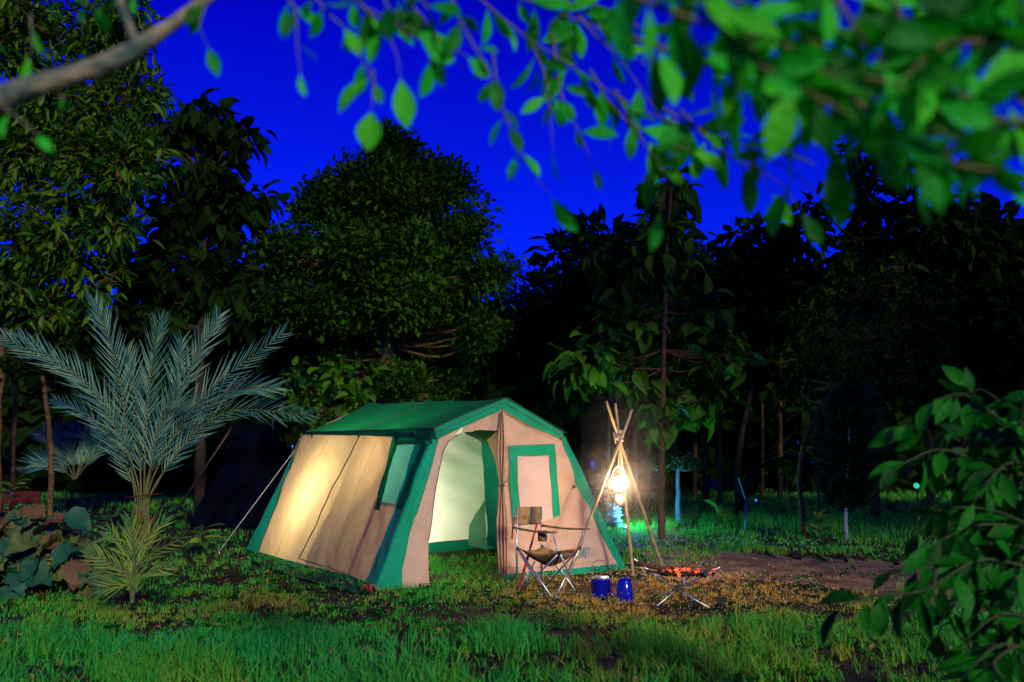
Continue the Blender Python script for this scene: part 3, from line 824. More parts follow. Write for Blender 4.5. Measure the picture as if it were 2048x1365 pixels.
emit('corner_strip', cg, M['green_cloth'], tent)
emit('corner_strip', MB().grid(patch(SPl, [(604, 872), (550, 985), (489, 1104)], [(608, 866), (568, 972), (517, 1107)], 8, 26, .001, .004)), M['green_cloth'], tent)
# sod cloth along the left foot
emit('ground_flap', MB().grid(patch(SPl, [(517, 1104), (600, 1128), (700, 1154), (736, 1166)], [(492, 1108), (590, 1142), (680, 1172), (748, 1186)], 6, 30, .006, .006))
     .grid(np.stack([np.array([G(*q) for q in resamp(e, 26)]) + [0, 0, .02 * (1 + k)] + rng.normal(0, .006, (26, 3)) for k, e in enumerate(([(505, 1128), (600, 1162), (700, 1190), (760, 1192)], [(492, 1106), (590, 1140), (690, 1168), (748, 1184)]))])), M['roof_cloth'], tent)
# side window
win = MB().grid(patch(SPl, [(789, 884), (752, 1008)], [(850, 884), (803, 1016)], 10, 16, -.006, .004))
w1 = emit('window', win, M['mesh_net'], tent)
fr = MB()
fr.grid(patch(SPl, [(787, 869), (747, 1019)], [(798, 869), (758, 1021)], 4, 20, .006, .007))
fr.grid(patch(SPl, [(787, 868), (850, 868)], [(790, 890), (850, 890)], 5, 12, .008, .007))
fr.grid(patch(SPl, [(843, 888), (794, 1016)], [(855, 888), (806, 1022)], 5, 20, .007, .007))
emit_sub('frame', fr, M['roof_cloth'], tent, w1)
# front wall
f1 = patch(FP, [(877, 868), (862, 930), (840, 1004), (818, 1060), (802, 1136), (802, 1184)], [(925, 852), (900, 880), (886, 903), (870, 986), (857, 1083), (857, 1135), (864, 1185)], 12, 40, 0, .008)
f1 = f1 + FP[1] * (0.03 * np.clip(.5 - f1[..., 2], 0, 1) * np.sin(f1[..., 0] * 26))[..., None]
f2 = patch(FP, [(925, 852), (960, 836), (1003, 812)], [(925, 866), (960, 860), (995, 862)], 5, 14, 0, .003)
f3 = patch(FP, [(1003, 812), (995, 862), (1000, 951), (995, 1004), (1000, 1135), (1002, 1153)], [(1121, 866), (1147, 960), (1190, 1043), (1233, 1129)], 44, 44, 0, .010)
emit('front_wall', MB().grid(f1).grid(f2).grid(f3), M['canvas_front'], tent)
emit('corner_strip', MB().grid(patch(FP, [(1121, 866), (1147, 960), (1190, 1043), (1233, 1129)], [(1131, 874), (1165, 946), (1208, 1042), (1253, 1141)], 8, 34, .001, .006)), M['green_cloth'], tent)
emit('ground_flap', MB().grid(patch(FP, [(1002, 1150), (1120, 1140), (1233, 1128), (1246, 1130)], [(1004, 1159), (1120, 1160), (1230, 1152), (1266, 1146)], 6, 28, .008, .008)), M['green_cloth'], tent)
# front window with its rolled-down frame
fw = emit('window', MB().grid(patch(FP, [(1032, 912), (1040, 1062)], [(1099, 909), (1108, 1036)], 12, 18, .010, .007)), M['pane'], tent)
fr = MB()
fr.grid(patch(FP, [(1017, 894), (1019, 960), (1026, 1050)], [(1034, 894), (1035, 960), (1042, 1050)], 4, 22, .014, .007))
fr.grid(patch(FP, [(1017, 893), (1109, 888)], [(1018, 913), (1108, 911)], 5, 20, .016, .007))
fr.grid(patch(FP, [(1097, 889), (1100, 960), (1107, 1037)], [(1110, 888), (1113, 960), (1121, 1030)], 4, 22, .014, .007))
emit_sub('frame', fr, M['green_cloth'], tent, fw)


# gathered door curtain tied to the right of the opening
def curtain(tent):
    A = np.zeros((28, 40, 3))
    ys = np.linspace(822, 1150, 40)
    for j, y in enumerate(ys):
        w = np.interp(y, [822, 860, 900, 968, 976, 1040, 1100, 1150], [4, 15, 20, 7, 7, 22, 20, 16]) * 1.0
        xc = np.interp(y, [822, 900, 970, 1060, 1150], [1004, 1003, 1004, 1003, 1006])
        for i in range(28):
            u = i / 27
            A[i, j] = onp(FP, xc + (u - .5) * w, y, .05 + .022 * math.sin(u * 19 + y * .006))
    return A


door = emit('door_curtain', MB().grid(curtain(tent)), M['canvas_front'], tent)
mb = MB(); tcn = onp(FP, 1003, 972, .05); a = np.linspace(0, 2 * np.pi, 17)
mb.tube(np.array([tcn + uf * .04 * math.cos(q) + FP[1] * .03 * math.sin(q) for q in a]), .006, 5, cap=False)
mb.tube([tcn + FP[1] * .03, tcn + FP[1] * .05 + uf * .03 + [0, 0, .06]], .005, 5); mb.tube([tcn + FP[1] * .03, tcn + FP[1] * .05 - uf * .03 - [0, 0, .07]], .005, 5)
emit_sub('tie', mb, M['piping'], tent, door)


# roof
def quad(a, b, c, d, n, m, sag=0., amp=.006, sd=0.):
    A = np.zeros((n, m, 3))
    for i in range(n):
        for j in range(m):
            u, v = i / (n - 1), j / (m - 1)
            A[i, j] = (a * (1 - u) + b * u) * (1 - v) + (d * (1 - u) + c * u) * v
            A[i, j, 2] -= sag * 4 * v * (1 - v) * (.4 + .6 * u) * .5 + sag * math.sin(math.pi * ((u * 2) % 1)) * .5
    nn = unit(np.cross(b - a, d - a)); nn = nn if nn[2] > 0 else -nn
    return wrinkle(A, nn, amp, sd)


ov = FP[1] * .06
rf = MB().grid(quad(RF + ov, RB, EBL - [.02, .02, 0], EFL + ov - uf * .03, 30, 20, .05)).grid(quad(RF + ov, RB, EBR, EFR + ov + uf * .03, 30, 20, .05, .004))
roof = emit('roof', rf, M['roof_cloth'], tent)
va = MB()
def strip(top, bot, offt, offb, pl, n, m):
    a, b = resamp(top, m), resamp(bot, m); A = np.zeros((n, m, 3))
    for i in range(n):
        t = i / (n - 1)
        for j in range(m):
            q = a[j] * (1 - t) + b[j] * t; A[i, j] = onp(pl, q[0], q[1], offt * (1 - t) + offb * t)
    return wrinkle(A, pl[1], .003)
va.grid(strip([(868, 856), (930, 828), (1011, 796)], [(874, 878), (935, 850), (1004, 819)], .062, .035, FP, 6, 26))
va.grid(strip([(1011, 796), (1068, 829), (1128, 866)], [(1004, 819), (1060, 852), (1118, 877), ], .062, .035, FP, 6, 26))
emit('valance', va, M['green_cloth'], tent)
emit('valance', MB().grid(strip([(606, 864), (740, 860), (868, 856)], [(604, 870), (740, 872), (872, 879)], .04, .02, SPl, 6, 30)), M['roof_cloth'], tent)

# inside: back wall, gable, right wall, poles
q = lambda a, b, t: a * (1 - t) + b * t
iw = MB()
def bl2(a, b, c, d, n=14, m=14, amp=.008): return quad(a, b, c, d, n, m, 0, amp)
hem = np.array([0, 0, .16])
iw.grid(bl2(BBL + hem, BBR + hem, EBR, EBL, 26, 22, .012))
iw.add(np.array([EBL, EBR, RB]), np.array([[0, 1, 2]]))
iw.V = []; iw.F = []; iw.n = 0
kk = .283
k_l = .53
pL, pR, eL, eR = (q(BBL, BFL, k_l) + uf * .07, q(BBR, BFR, .33) - uf * .01, q(EBL, EFL, k_l) + uf * .05, q(EBR, EFR, .55) - uf * .01)
iw.grid(bl2(pL + hem, pR + hem, eR, eL, 26, 22, .012))
rdg = q(RB, RF, .47) - [0, 0, .03]
iw.add(np.array([eL, eR, rdg]), np.array([[0, 1, 2]]))
emit('inner_wall', iw, M['inner_cloth'], tent)
bw = MB().grid(bl2(BBL + uf * .03, BBR - uf * .03, EBR - uf * .03, EBL + uf * .03, 16, 16, .006)); bw.add(np.array([EBL, EBR, RB]) - [0, 0, .02], np.array([[0, 1, 2]]))
emit('back_wall', bw, M['canvas'], tent)
emit('inner_wall_hem', MB().grid(bl2(pL + [0, -.01, .03], pR + [0, -.01, .03], pR + hem, pL + hem, 26, 5, .012)), M['green_cloth'], tent)
k1 = .80
q = lambda a, b, t: a * (1 - t) + b * t
emit('corner_strip', MB().grid(bl2(BBR, q(BBR, BFR, k1 + .02), q(EBR, EFR, .85), EBR)), M['green_cloth'], tent)
emit('right_wall', MB().grid(bl2(q(BBR, BFR, k1 + .02), BFR - uf * .01, EFR - uf * .01, q(EBR, EFR, .85))), M['canvas'], tent)
# hanging inner divider at the right of the doorway view
dv0 = P(955, 1104, 10.2); dv1 = P(978, 1108, 10.2)
emit('divider', MB().grid(quad(P(936, 1092, 11.0), P(975, 1100, 10.9), P(962, 885, 11.1), P(957, 885, 11.2), 14, 16, 0, .012)), M['mesh_net'], tent)
emit('door_flap', MB().grid(quad(P(972, 868, 9.2), P(1000, 866, 8.9), P(1003, 1010, 8.9), P(1001, 960, 9.4), 8, 14, 0, .01)), M['canvas'], tent)
emit('door_flap', MB().grid(quad(P(925, 864, 8.75), P(996, 860, 8.95), P(978, 890, 9.3), P(960, 884, 9.6), 8, 8, 0, .004)), M['roof_cloth'], tent)
mb = MB()
for a, b in ((BBR, EBR), (BFL + vb * .06 + uf * .08, EFL + vb * .06 + uf * .08), (BFR + vb * .04 - uf * .06, EFR + vb * .04 - uf * .06)):
    mb.tube([a, b], .011, 8)
mb.tube([EFL + vb * .04, RF + vb * .04 - [0, 0, .03]], .011, 8).tube([EFR + vb * .04, RF + vb * .04 - [0, 0, .03]], .011, 8)
mb.tube([EBL, EFL + vb * .04], .011, 8).tube([EBR, EFR + vb * .04], .011, 8)
emit('pole_frame', mb, M['iron'], tent)
# seams and piping
mb = MB()
def pipe(pl, pts, off=.008, r=.004): mb.tube(wrinkle(np.array([onp(pl, x, y, off) for x, y in resamp(pts, 24)]), pl[1], .006), r, 5)
pipe(SPl, [(718, 872), (660, 985), (600, 1118)], .01, .007); pipe(SPl, [(600, 1118), (660, 1136), (734, 1166)]); pipe(SPl, [(603, 870), (565, 970), (517, 1105)])
pipe(SPl, [(807, 1020), (775, 1085), (734, 1166)], .01, .004); pipe(FP, [(925, 866), (900, 880), (886, 903), (870, 986), (857, 1083)], .006, .004)
pipe(FP, [(1121, 870), (1147, 960), (1190, 1043), (1233, 1129)], .004, .002)
pipe(FP, [(1030, 905), (1030, 905.5)], .01, .001)
for t0, t1, of in (([(868, 857), (930, 829), (1011, 797)], 0, .07), ([(1011, 797), (1068, 830), (1128, 867)], 0, .07), ([(872, 865), (935, 837), (1008, 806)], 0, .06), ([(1010, 806), (1064, 838), (1122, 872)], 0, .06)): pipe(FP, t0, of, .003)
pipe(SPl, [(606, 865), (740, 861), (868, 857)], .045, .003)
mb.tube(quad(RF + ov, RB, EBL, EFL + ov, 3, 12, .05)[1] + [0, 0, .008], .004, 5)
for pts_ in ([(1017, 893), (1109, 888), (1112, 960), (1121, 1030), (1107, 1036), (1100, 960), (1097, 911), (1034, 914), (1035, 960), (1042, 1048)], [(1017, 893), (1019, 960), (1026, 1048)]): pipe(FP, pts_, .018, .0014)
pipe(FP, [(1008, 826), (1060, 858), (1117, 884)], .012, .0012); pipe(FP, [(879, 872), (864, 930), (842, 1004), (820, 1060), (804, 1136)], .01, .0016)
pipe(SPl, [(662, 872), (600, 985), (552, 1112)], .006, .0012); pipe(SPl, [(756, 872), (712, 985), (664, 1136)], .006, .0012); pipe(FP, [(1010, 1136), (1120, 1134), (1226, 1118)], .006, .0012)
emit('piping', mb, M['piping'], tent); mb = MB()
# toggles
mb = MB()
for x, y, pl in ((624, 873, SPl), (717, 872, SPl), (830, 868, SPl), (863, 884, FP), (1122, 877, FP), (1149, 974, FP)):
    c = onp(pl, x, y, .03); emit('toggle', MB().box(c, .02, .02, .03), M['piping'], tent)
# lettering
cu = bpy.data.curves.new('lettering', 'FONT'); cu.body = 'CAREY'; cu.extrude = .0008; cu.size = 1; cu.resolution_u = 3
tmp = bpy.data.objects.new('tmp', cu); COL.objects.link(tmp)
dg = bpy.context.evaluated_depsgraph_get(); dg.update()
me = bpy.data.meshes.new_from_object(tmp.evaluated_get(dg)); bpy.data.objects.remove(tmp)
V = np.array([v.co[:] for v in me.vertices]); V[:, :2] -= V[:, :2].min(0); wv = V[:, :2].max(0)
lt = MB(); zc = unit(np.cross(uf, FP[1])); zc = zc if zc[2] > 0 else -zc
pa, pb, pt = onp(FP, 1153, 1117, .012), onp(FP, 1179, 1114, .012), onp(FP, 1154, 1097, .012)
VV = pa + (V[:, 0:1] / wv[0]) * (pb - pa) + (V[:, 1:2] / wv[1]) * (pt - pa) + FP[1] * V[:, 2:3] + FP[1] * .004
fs = {}
for p in me.polygons: fs.setdefault(len(p.vertices), []).append(list(p.vertices))
lt.add(VV, [np.array(f) for f in fs.values()])
for i in range(5):
    y = 1096 + i * 2.2; lt.tube([onp(FP, 1182, y + .5, .016), onp(FP, 1197, y - 1, .016)], .0012, 4)
el = [onp(FP, 1189.5 + 7 * math.cos(a), 1109.5 + 3.2 * math.sin(a), .016) for a in np.linspace(0, 2 * np.pi, 21)]
lt.tube(el, .0013, 4, cap=False); lt.tube([onp(FP, 1185, 1110, .016), onp(FP, 1194, 1109, .016)], .0015, 4)
emit('lettering', lt, M['logo'], tent, smooth=False)
# guy line and pegs
mb = MB(); g0 = G(438, 1108); mb.tube([onp(SPl, 590, 900, .01), g0 + [0, 0, .03]], .006, 5)
gl = emit('guy_line', mb, M['rope'], tent)
emit_sub('peg', MB().tube([g0 + [-.02, -.02, .08], g0 + [.05, 0, -.1]], .006, 5), M['steel'], tent, gl)
mb = MB(); c = G(736, 1190); 
for a in range(5): mb.tube(catmull([c + [0, 0, .04], c + [math.cos(a * 1.3) * .05, math.sin(a) * .03, .09], c + [math.cos(a * 1.3) * .08, math.sin(a) * .05, .02]], 4), .006, 5)
emit('peg_cord', mb, M['red'], tent)

# lamp glowing inside the tent
LPOS = q(BFL, BBL, .70) + uf * .84 + [0, 0, .42]
lp = thing('tent_lamp', LPOS, 'small camping lamp glowing inside the tent by its left wall', 'lamp')
lc = np.array(lp.location)
emit('lamp_base', MB().lathe([(0, -.06), (.035, -.06), (.04, -.03), (.03, -.01)], lc, 14), M['iron'], lp)
emit('lamp_globe', MB().lathe([(.03, -.01), (.045, .03), (.04, .08), (.015, .11), (0, .11)], lc, 14), glow('lamp_glow', (1, .93, .72), 10), lp)
def point(name, loc, e, col, rad):
    l = bpy.data.lights.new(name, 'POINT'); l.energy = e; l.color = col; l.shadow_soft_size = rad
    o = bpy.data.objects.new(name, l); o.location = tuple(loc); COL.objects.link(o); return o
point('tent_light', lc + [0, 0, .16], 125, (1, .95, .76), .30)


point('tent_light', q(BFL, BBL, .36) + uf * 1.0 + [0, 0, 1.0], 30, (1, .90, .66), .15)  # added fill, no lamp modelled; brightens the front of the side wall


# ---------------------------------------------------------------- bamboo tripod
lash = P(1238, 872, 8.3)
trip = thing('bamboo_tripod', np.array([lash[0], lash[1], 0]), 'tripod of three bamboo poles lashed near the top beside the tent', 'tripod')
for i, (fx, fy, tx, ty, dd) in enumerate(((1325, 1132, 1217, 808, (.0, -.018, 0)), (1267, 1153, 1234, 808, (0, .02, 0)), (1122, 1180, 1263, 819, (.012, -.045, 0)))):
    f = G(fx, fy); l = lash + np.array(dd) + [(-.012, 0, .012)[i], 0, 0]
    d = unit(l - f); k = (P(tx, ty, 8.3)[2] - l[2]) / d[2]; t = l + d * k
    pts = np.linspace(f - [0, 0, .03], t, 40); pts[1:-1] += rng.normal(0, .0015, (38, 3))
    rr = np.linspace(.0175, .0135, 40); rr[::7] *= 1.18
    emit('pole', MB().tube(pts, rr, 10), M['bamboo'], trip)
mb = MB(); a = np.linspace(0, 2 * np.pi * 7, 120)
mb.tube(np.stack([lash[0] + (.042 + .006 * np.sin(a * 3.1)) * np.cos(a), lash[1] + .045 * np.sin(a), lash[2] - .05 + .10 * a / a[-1] + .02 * np.sin(a * .7)], -1), .006, 5)
mb.tube(catmull([lash, lash + [-.06, -.04, .03], lash + [-.04, -.05, -.08]], 5), .005, 5)
emit('lashing', mb, M['rope'], trip)

# lantern hanging from it
lz = P(1238, 970, 8.22)
lan = thing('gas_lantern', lz - [0, 0, .2], 'lit gas camping lantern hanging inside the bamboo tripod', 'lantern')
mb = MB().tube([lash - [0, 0, .03], lz + [0, 0, .17]], .0025, 5)
a = np.linspace(-.4, np.pi + .4, 21); mb.tube(np.stack([lz[0] + .075 * np.cos(a), np.full(21, lz[1]), lz[2] + .02 + .16 * np.clip(np.sin(a), -1, 1)], -1), .0028, 5)
emit('bail', mb, M['steel'], lan)
emit('cap', MB().lathe([(0, .105), (.02, .10), (.05, .085), (.056, .07), (.03, .065)], lz, 20), M['iron'], lan)
emit('globe', MB().lathe([(.028, -.06), (.045, -.045), (.055, 0), (.045, .045), (.03, .062)], lz, 20), M['mantle'], lan)
emit('burner', MB().lathe([(.0, -.062), (.03, -.062), (.034, -.075), (.015, -.085), (.012, -.10)], lz, 16), M['iron'], lan)
emit('gas_canister', MB().lathe([(.012, -.10), (.034, -.108), (.045, -.122), (.046, -.20), (.04, -.212), (.0, -.212)], lz, 20), M['canister'], lan)
LL = point('lantern_light', lz + [-.0, -.09, .03], 72, (1, .62, .30), .05)
# ---------------------------------------------------------------- LED glow on the grass behind the tripod
ld = G(1252, 1060); led = thing('led_lamp', ld, 'small blue-white lamp lying in the grass behind the tripod', 'lamp')
emit('housing', MB().lathe([(0, 0), (.05, 0), (.055, .03), (.04, .05)], ld, 14), M['iron'], led)
emit('lens', MB().lathe([(.04, .05), (.03, .07), (0, .075)], ld, 14), glow('led_glow', (.25, .75, 1), 12), led)
point('led_light', ld + [.05, -.1, .42], 170, (.10, .72, 1.0), .06)


# ---------------------------------------------------------------- folding chair
def chair():
    A, B, C, D = G(1034, 1190), G(1083, 1180), G(1108, 1201), G(1157, 1189)
    root = thing('camping_chair', (A + B + C + D) / 4, 'folding camping chair with tan cloth seat and metal legs before the tent', 'chair')
    sA, sB, sC, sD = P(1035, 1097, A[1]), P(1085, 1094, B[1]), P(1119, 1106, C[1]), P(1160, 1096, D[1])
    prs = ((sA, C), (sC, A), (sC, D), (sD, C), (sB, D), (sD, B), (sA, B), (sB, A))
    for a, b in prs: emit('leg', MB().tube([a, b], .0085, 8), M['steel'], root)
    tA, tB = P(1033, 1014, A[1]), P(1083, 1014, B[1])
    emit('back_post', MB().tube([A, tA], .009, 8), M['steel'], root); emit('back_post', MB().tube([B, tB], .009, 8), M['steel'], root)
    mb = MB().tube(catmull([P(1105, 1064, C[1]), P(1109, 1075, C[1]), P(1112, 1092, C[1]), sC], 4), .008, 8)
    emit('arm_post', mb, M['steel'], root); mb = MB()
    mb.tube(catmull([P(1165, 1060, D[1]), P(1167, 1075, D[1]), P(1164, 1088, D[1]), sD], 4), .008, 8)
    emit('arm_post', mb, M['steel'], root)
    # backrest
    n, m = 14, 10; Q = np.zeros((n, m, 3)); fw_ = unit(C - A)
    for i in range(n):
        for j in range(m):
            u, v = i / (n - 1), j / (m - 1)
            top = tA * (1 - u) + tB * u; lo = P(1034, 1052, A[1]) * (1 - u) + P(1085, 1049, B[1]) * u
            Q[i, j] = top * (1 - v) + lo * v - fw_ * .05 * math.sin(math.pi * u) * (.5 + .5 * v) + rng.normal(0, .001, 3)
    bk = emit('backrest', MB().grid(Q[:9]), M['chair_cloth'], root, mod=.006)
    emit_sub('backrest_panel', MB().grid(Q[8:11]), M['chair_grey'], root, bk, mod=.007)
    emit_sub('backrest_edge', MB().grid(Q[10:]), M['chair_cloth'], root, bk, mod=.006)
    # sagging seat
    n, m = 18, 18; Q = np.zeros((n, m, 3))
    for i in range(n):
        for j in range(m):
            u, v = i / (n - 1), j / (m - 1)
            Q[i, j] = (sA * (1 - u) + sC * u) * (1 - v) + (sB * (1 - u) + sD * u) * v
            pin = 1 - .22 * math.sin(math.pi * v) * (1 - abs(2 * u - 1)) * 0
            Q[i, j, 2] -= .085 * math.sin(math.pi * u) ** .8 * math.sin(math.pi * v) ** .8 + .03 * math.sin(math.pi * u) + .03 * math.sin(math.pi * v)
            Q[i, j, 2] += .004 * math.sin(9 * u + 14 * v)
    emit('seat', MB().grid(Q), M['chair_cloth'], root, mod=.006)
    # arms
    def arm(a, b, name='armrest'):
        w = unit(np.cross(b - a, [0, 0, 1.])) * .028; K = np.zeros((12, 5, 3))
        for i in range(12):
            t = i / 11
            for j in range(5):
                s = (j - 2) / 2; K[i, j] = a * (1 - t) + b * t + w * s * (1 - .25 * math.sin(math.pi * t)) - [0, 0, .012 * math.sin(math.pi * t) + .01 * s * s]
        return emit(name, MB().grid(K), M['chair_cloth'], root, mod=.008)
    a1 = arm(P(1028, 1054, A[1]), P(1110, 1064, C[1] - .03)); arm(P(1085, 1050, B[1]), P(1178, 1057, D[1] - .02))
    c = P(1085, 1072, (A[1] + C[1]) / 2)
    emit_sub('cup_holder', MB().lathe([(.040, .045), (.041, 0), (.038, -.045), (0, -.05)], c, 16), M['chair_cloth'], root, a1, mod=.003)
    mb = MB(); q0, q1 = P(1075, 1046, B[1] - .1), P(1037, 1180, A[1] - .02)
    mb.tube([q0, q1], [.010, .014], 6); emit('strap', mb, M['red'], root)
    emit('strap', MB().tube([P(1030, 1034, A[1]), P(1026, 1050, A[1]), P(1024, 1078, A[1])], [.012, .008, .01], 6), M['red'], root)
    mb = MB()
    for q_ in (A, B, C, D): emit('foot', MB().lathe([(0, 0), (.016, 0), (.016, .02), (0, .022)], q_ * [1, 1, 0], 10), M['iron'], root)
    mb = MB()
    for q_ in (sA, sC, sD, sB): emit('joint', MB().box(q_, .022, .022, .03), M['iron'], root)


chair()

# ---------------------------------------------------------------- enamel pots
c = G(1202, 1196); c[2] = 0
pot = thing('cooking_pot', c, 'blue enamel cooking pot with a silvery lid and raised bail handle', 'pot')
emit('body', MB().lathe([(0, .002), (.084, .002), (.090, .012), (.090, .155), (.096, .160), (.090, .163), (.086, .157), (.086, .02), (0, .02)], c, 32), M['enamel'], pot)
ld_ = emit('lid', MB().lathe([(.092, .165), (.075, .178), (.04, .186), (0, .188)], c, 32), M['lid'], pot)
a = np.linspace(0, np.pi, 13); emit_sub('knob', MB().tube(np.stack([c[0] + .022 * np.cos(a), np.full(13, c[1]), .186 + .025 * np.sin(a)], -1), .004, 6), M['enamel_rim'], pot, ld_)
a = np.linspace(.05, np.pi - .05, 19); emit('handle', MB().tube(np.stack([c[0] - .01 + .085 * np.cos(a), c[1] + .02 * np.sin(a), .15 + .17 * np.sin(a)], -1), .0025, 6), M['iron'], pot)
c = G(1250, 1204); c[2] = 0
kt = thing('coffee_pot', c, 'taller blue enamel coffee pot standing right of the cooking pot', 'coffee pot')
emit('body', MB().lathe([(0, .002), (.066, .002), (.070, .012), (.070, .10), (.066, .14), (.056, .165), (.058, .17), (.052, .172), (.05, .165), (0, .16)], c, 32), M['enamel'], kt)
l2 = emit('lid', MB().lathe([(.058, .172), (.055, .185), (.03, .198), (.01, .204), (0, .204)], c, 28), M['enamel'], kt)
emit_sub('knob', MB().lathe([(.006, .202), (.010, .212), (.010, .218), (0, .222)], c, 12), M['enamel_rim'], kt, l2)
emit('spout', MB().tube(catmull([c + [.02, .05, .10], c + [.03, .085, .125], c + [.035, .10, .160]], 4), [.02] * 4 + [.016, .014, .012, .011, .011], 10), M['enamel'], kt)
emit('handle', MB().tube(catmull([c + [-.062, 0, .15], c + [-.105, 0, .14], c + [-.11, 0, .09], c + [-.07, 0, .04]], 5), .006, 8), M['enamel'], kt)
a = np.linspace(.05, np.pi - .05, 19); emit('bail', MB().tube(np.stack([c[0] - .01 + .055 * np.cos(a), c[1] + .01 * np.sin(a), .165 + .13 * np.sin(a)], -1), .0022, 6), M['iron'], kt)


# ---------------------------------------------------------------- fire bowl on folding stand
def fire():
    Y0 = 6.98; c = P(1352, 1138, Y0); c0 = np.array([c[0], Y0, 0])
    root = thing('fire_stand', c0, 'folding fire stand with a thin dark sheet of glowing charcoal', 'fire pit')
    n = 22; A = np.zeros((n, n, 3)); r = np.random.default_rng(4)
    for i in range(n):
        for j in range(n):
            u, v = i / (n - 1) * 2 - 1, j / (n - 1) * 2 - 1
            A[i, j] = c + [u * .29, v * .24, .05 * (u * u * .8 + v * v * .6) - .045]
    emit('fire_tray', MB().grid(A), M['iron'], root, mod=.004)
    cx = c - [0, 0, .165]
    for sx in (-1, 1):
        for sy in (-1, 1):
            a = c + [sx * .31, sy * .25, .045]; b = np.array([c[0] - sx * .22, c[1] - sy * .2, 0])
            emit('leg', MB().tube([a, cx + [sx * .01, sy * .012, .0], b], .0065, 8), M['steel'], root)
    emit('hub', MB().box(cx, .05, .05, .04, .6), M['iron'], root)
    mb = MB()
    for i in range(70):
        q = c + [r.normal(.03, .11), r.normal(-.02, .085), -.03 + abs(r.normal(0, .012))]
        R = np.linalg.qr(r.normal(size=(3, 3)))[0]
        V = MB().box((0, 0, 0), *(r.uniform(.018, .045, 3)), tilt=R); vv = V.V[0] + r.normal(0, .002, V.V[0].shape) + q
        mb.add(vv, V.F[0])
    o = emit('charcoal', mb, M['coal'], smooth=False); tag(o, 'heap of black charcoal lumps lying on the fire tray', 'charcoal', kind='stuff')
    mb = MB()
    for i in range(48):
        q = c + [r.normal(.05, .085), r.normal(-.06, .06), -.018 + abs(r.normal(0, .010))]
        R = np.linalg.qr(r.normal(size=(3, 3)))[0]
        V = MB().box((0, 0, 0), *(r.uniform(.012, .034, 3)), tilt=R); mb.add(V.V[0] + r.normal(0, .002, V.V[0].shape) + q, V.F[0])
    o = emit('embers', mb, M['ember'], smooth=False); tag(o, 'glowing red embers among the charcoal on the fire tray', 'embers', kind='stuff')
    point('ember_light', c + [.04, -.05, .05], 2.2, (1, .25, .06), .08)
    w = MB().tube(catmull([c + [-.33, -.05, .05], c + [-.2, -.03, .02], c + [-.05, -.02, 0.0]], 6), np.linspace(.02, .016, 13), 7)
    o = emit('firewood_stick', w, M['wood']); tag(o, 'charred stick laid across the left rim of the fire tray', 'firewood')
    return c


FC = fire()
mb = MB(); a, b = G(1236, 1212), G(1452, 1232)
A = np.zeros((30, 8, 3)); r = np.random.default_rng(2); yv = unit(np.cross(b - a, [0, 0, 1.]))
for i in range(30):
    for j in range(8):
        th = math.pi * j / 7; t = i / 29
        A[i, j] = a * (1 - t) + b * t + yv * math.cos(th) * .06 * (1 + .2 * math.sin(i * .9)) + [0, 0, math.sin(th) * .022] + r.normal(0, .002, 3)
mb.grid(A); o = emit('plank', mb, M['wood']); tag(o, 'dark weathered board lying in the grass before the fire stand', 'plank')

# small white flower heads and seed stalks in the turf
r = np.random.default_rng(12); mb = MB()
n = 8000
Y = r.uniform(5.2, 12.5, n); X = (r.random(n) - .32) * Y * 1.25
px, py = topx(X, Y)
w = 1.1 * in_box(px, py, 1370, 1185, 330, 60) + .4 * in_box(px, py, 1480, 1092, 300, 12) + .25 * in_box(px, py, 1750, 1280, 300, 50) + .25 * in_box(px, py, 1000, 1215, 300, 40)
w *= 1 - .9 * np.clip(1.3 * (in_box(px, py, 1560, 1135, 230, 26) + in_box(px, py, 1850, 1165, 220, 38)), 0, 1)
ins, _ = inside_tent(X, Y); k = (r.random(n) < w) & ~ins; X, Y = X[k], Y[k]; n = len(X)
h = r.uniform(.04, .10, n); c = np.stack([X, Y, h], -1)
for i in range(n):
    s = .0050 * r.uniform(.7, 1.3) * (Y[i] / 7.5)
    mb.add(np.array([(1, 0, 0), (-1, 0, 0), (0, 1, 0), (0, -1, 0), (0, 0, 1), (0, 0, -1)]) * s + c[i], np.array([(0, 2, 4), (2, 1, 4), (1, 3, 4), (3, 0, 4), (2, 0, 5), (1, 2, 5), (3, 1, 5), (0, 3, 5)]))
o = emit('flowers', mb, M['flower']); tag(o, 'tiny white flower heads scattered through the turf around the fire', 'flowers', kind='stuff')
mb = MB(); n = 900; Y = r.uniform(4.3, 9, n); X = (r.random(n) - .5) * Y * 1.35
k = (vnoise(X, Y, 1.9, 41) > .5) & ~inside_tent(X, Y)[0]; X, Y = X[k], Y[k]; n = len(X)
for m_ in range(6):
    a = r.uniform(0, 6.3, n); L = r.uniform(.025, .06, n)
    scatter(mb, L_OVAL, np.stack([X, Y, r.uniform(.02, .05, n)], -1), np.stack([np.cos(a), np.sin(a), r.normal(.35, .2, n)], -1), unit(np.array([0, 0, 1.]) + r.normal(0, .3, (n, 3))), L, L * .32)
o = emit('weeds', mb, M['bush_leaf']); tag(o, 'low broad-leaved weeds between the grass tufts', 'weeds', kind='stuff')
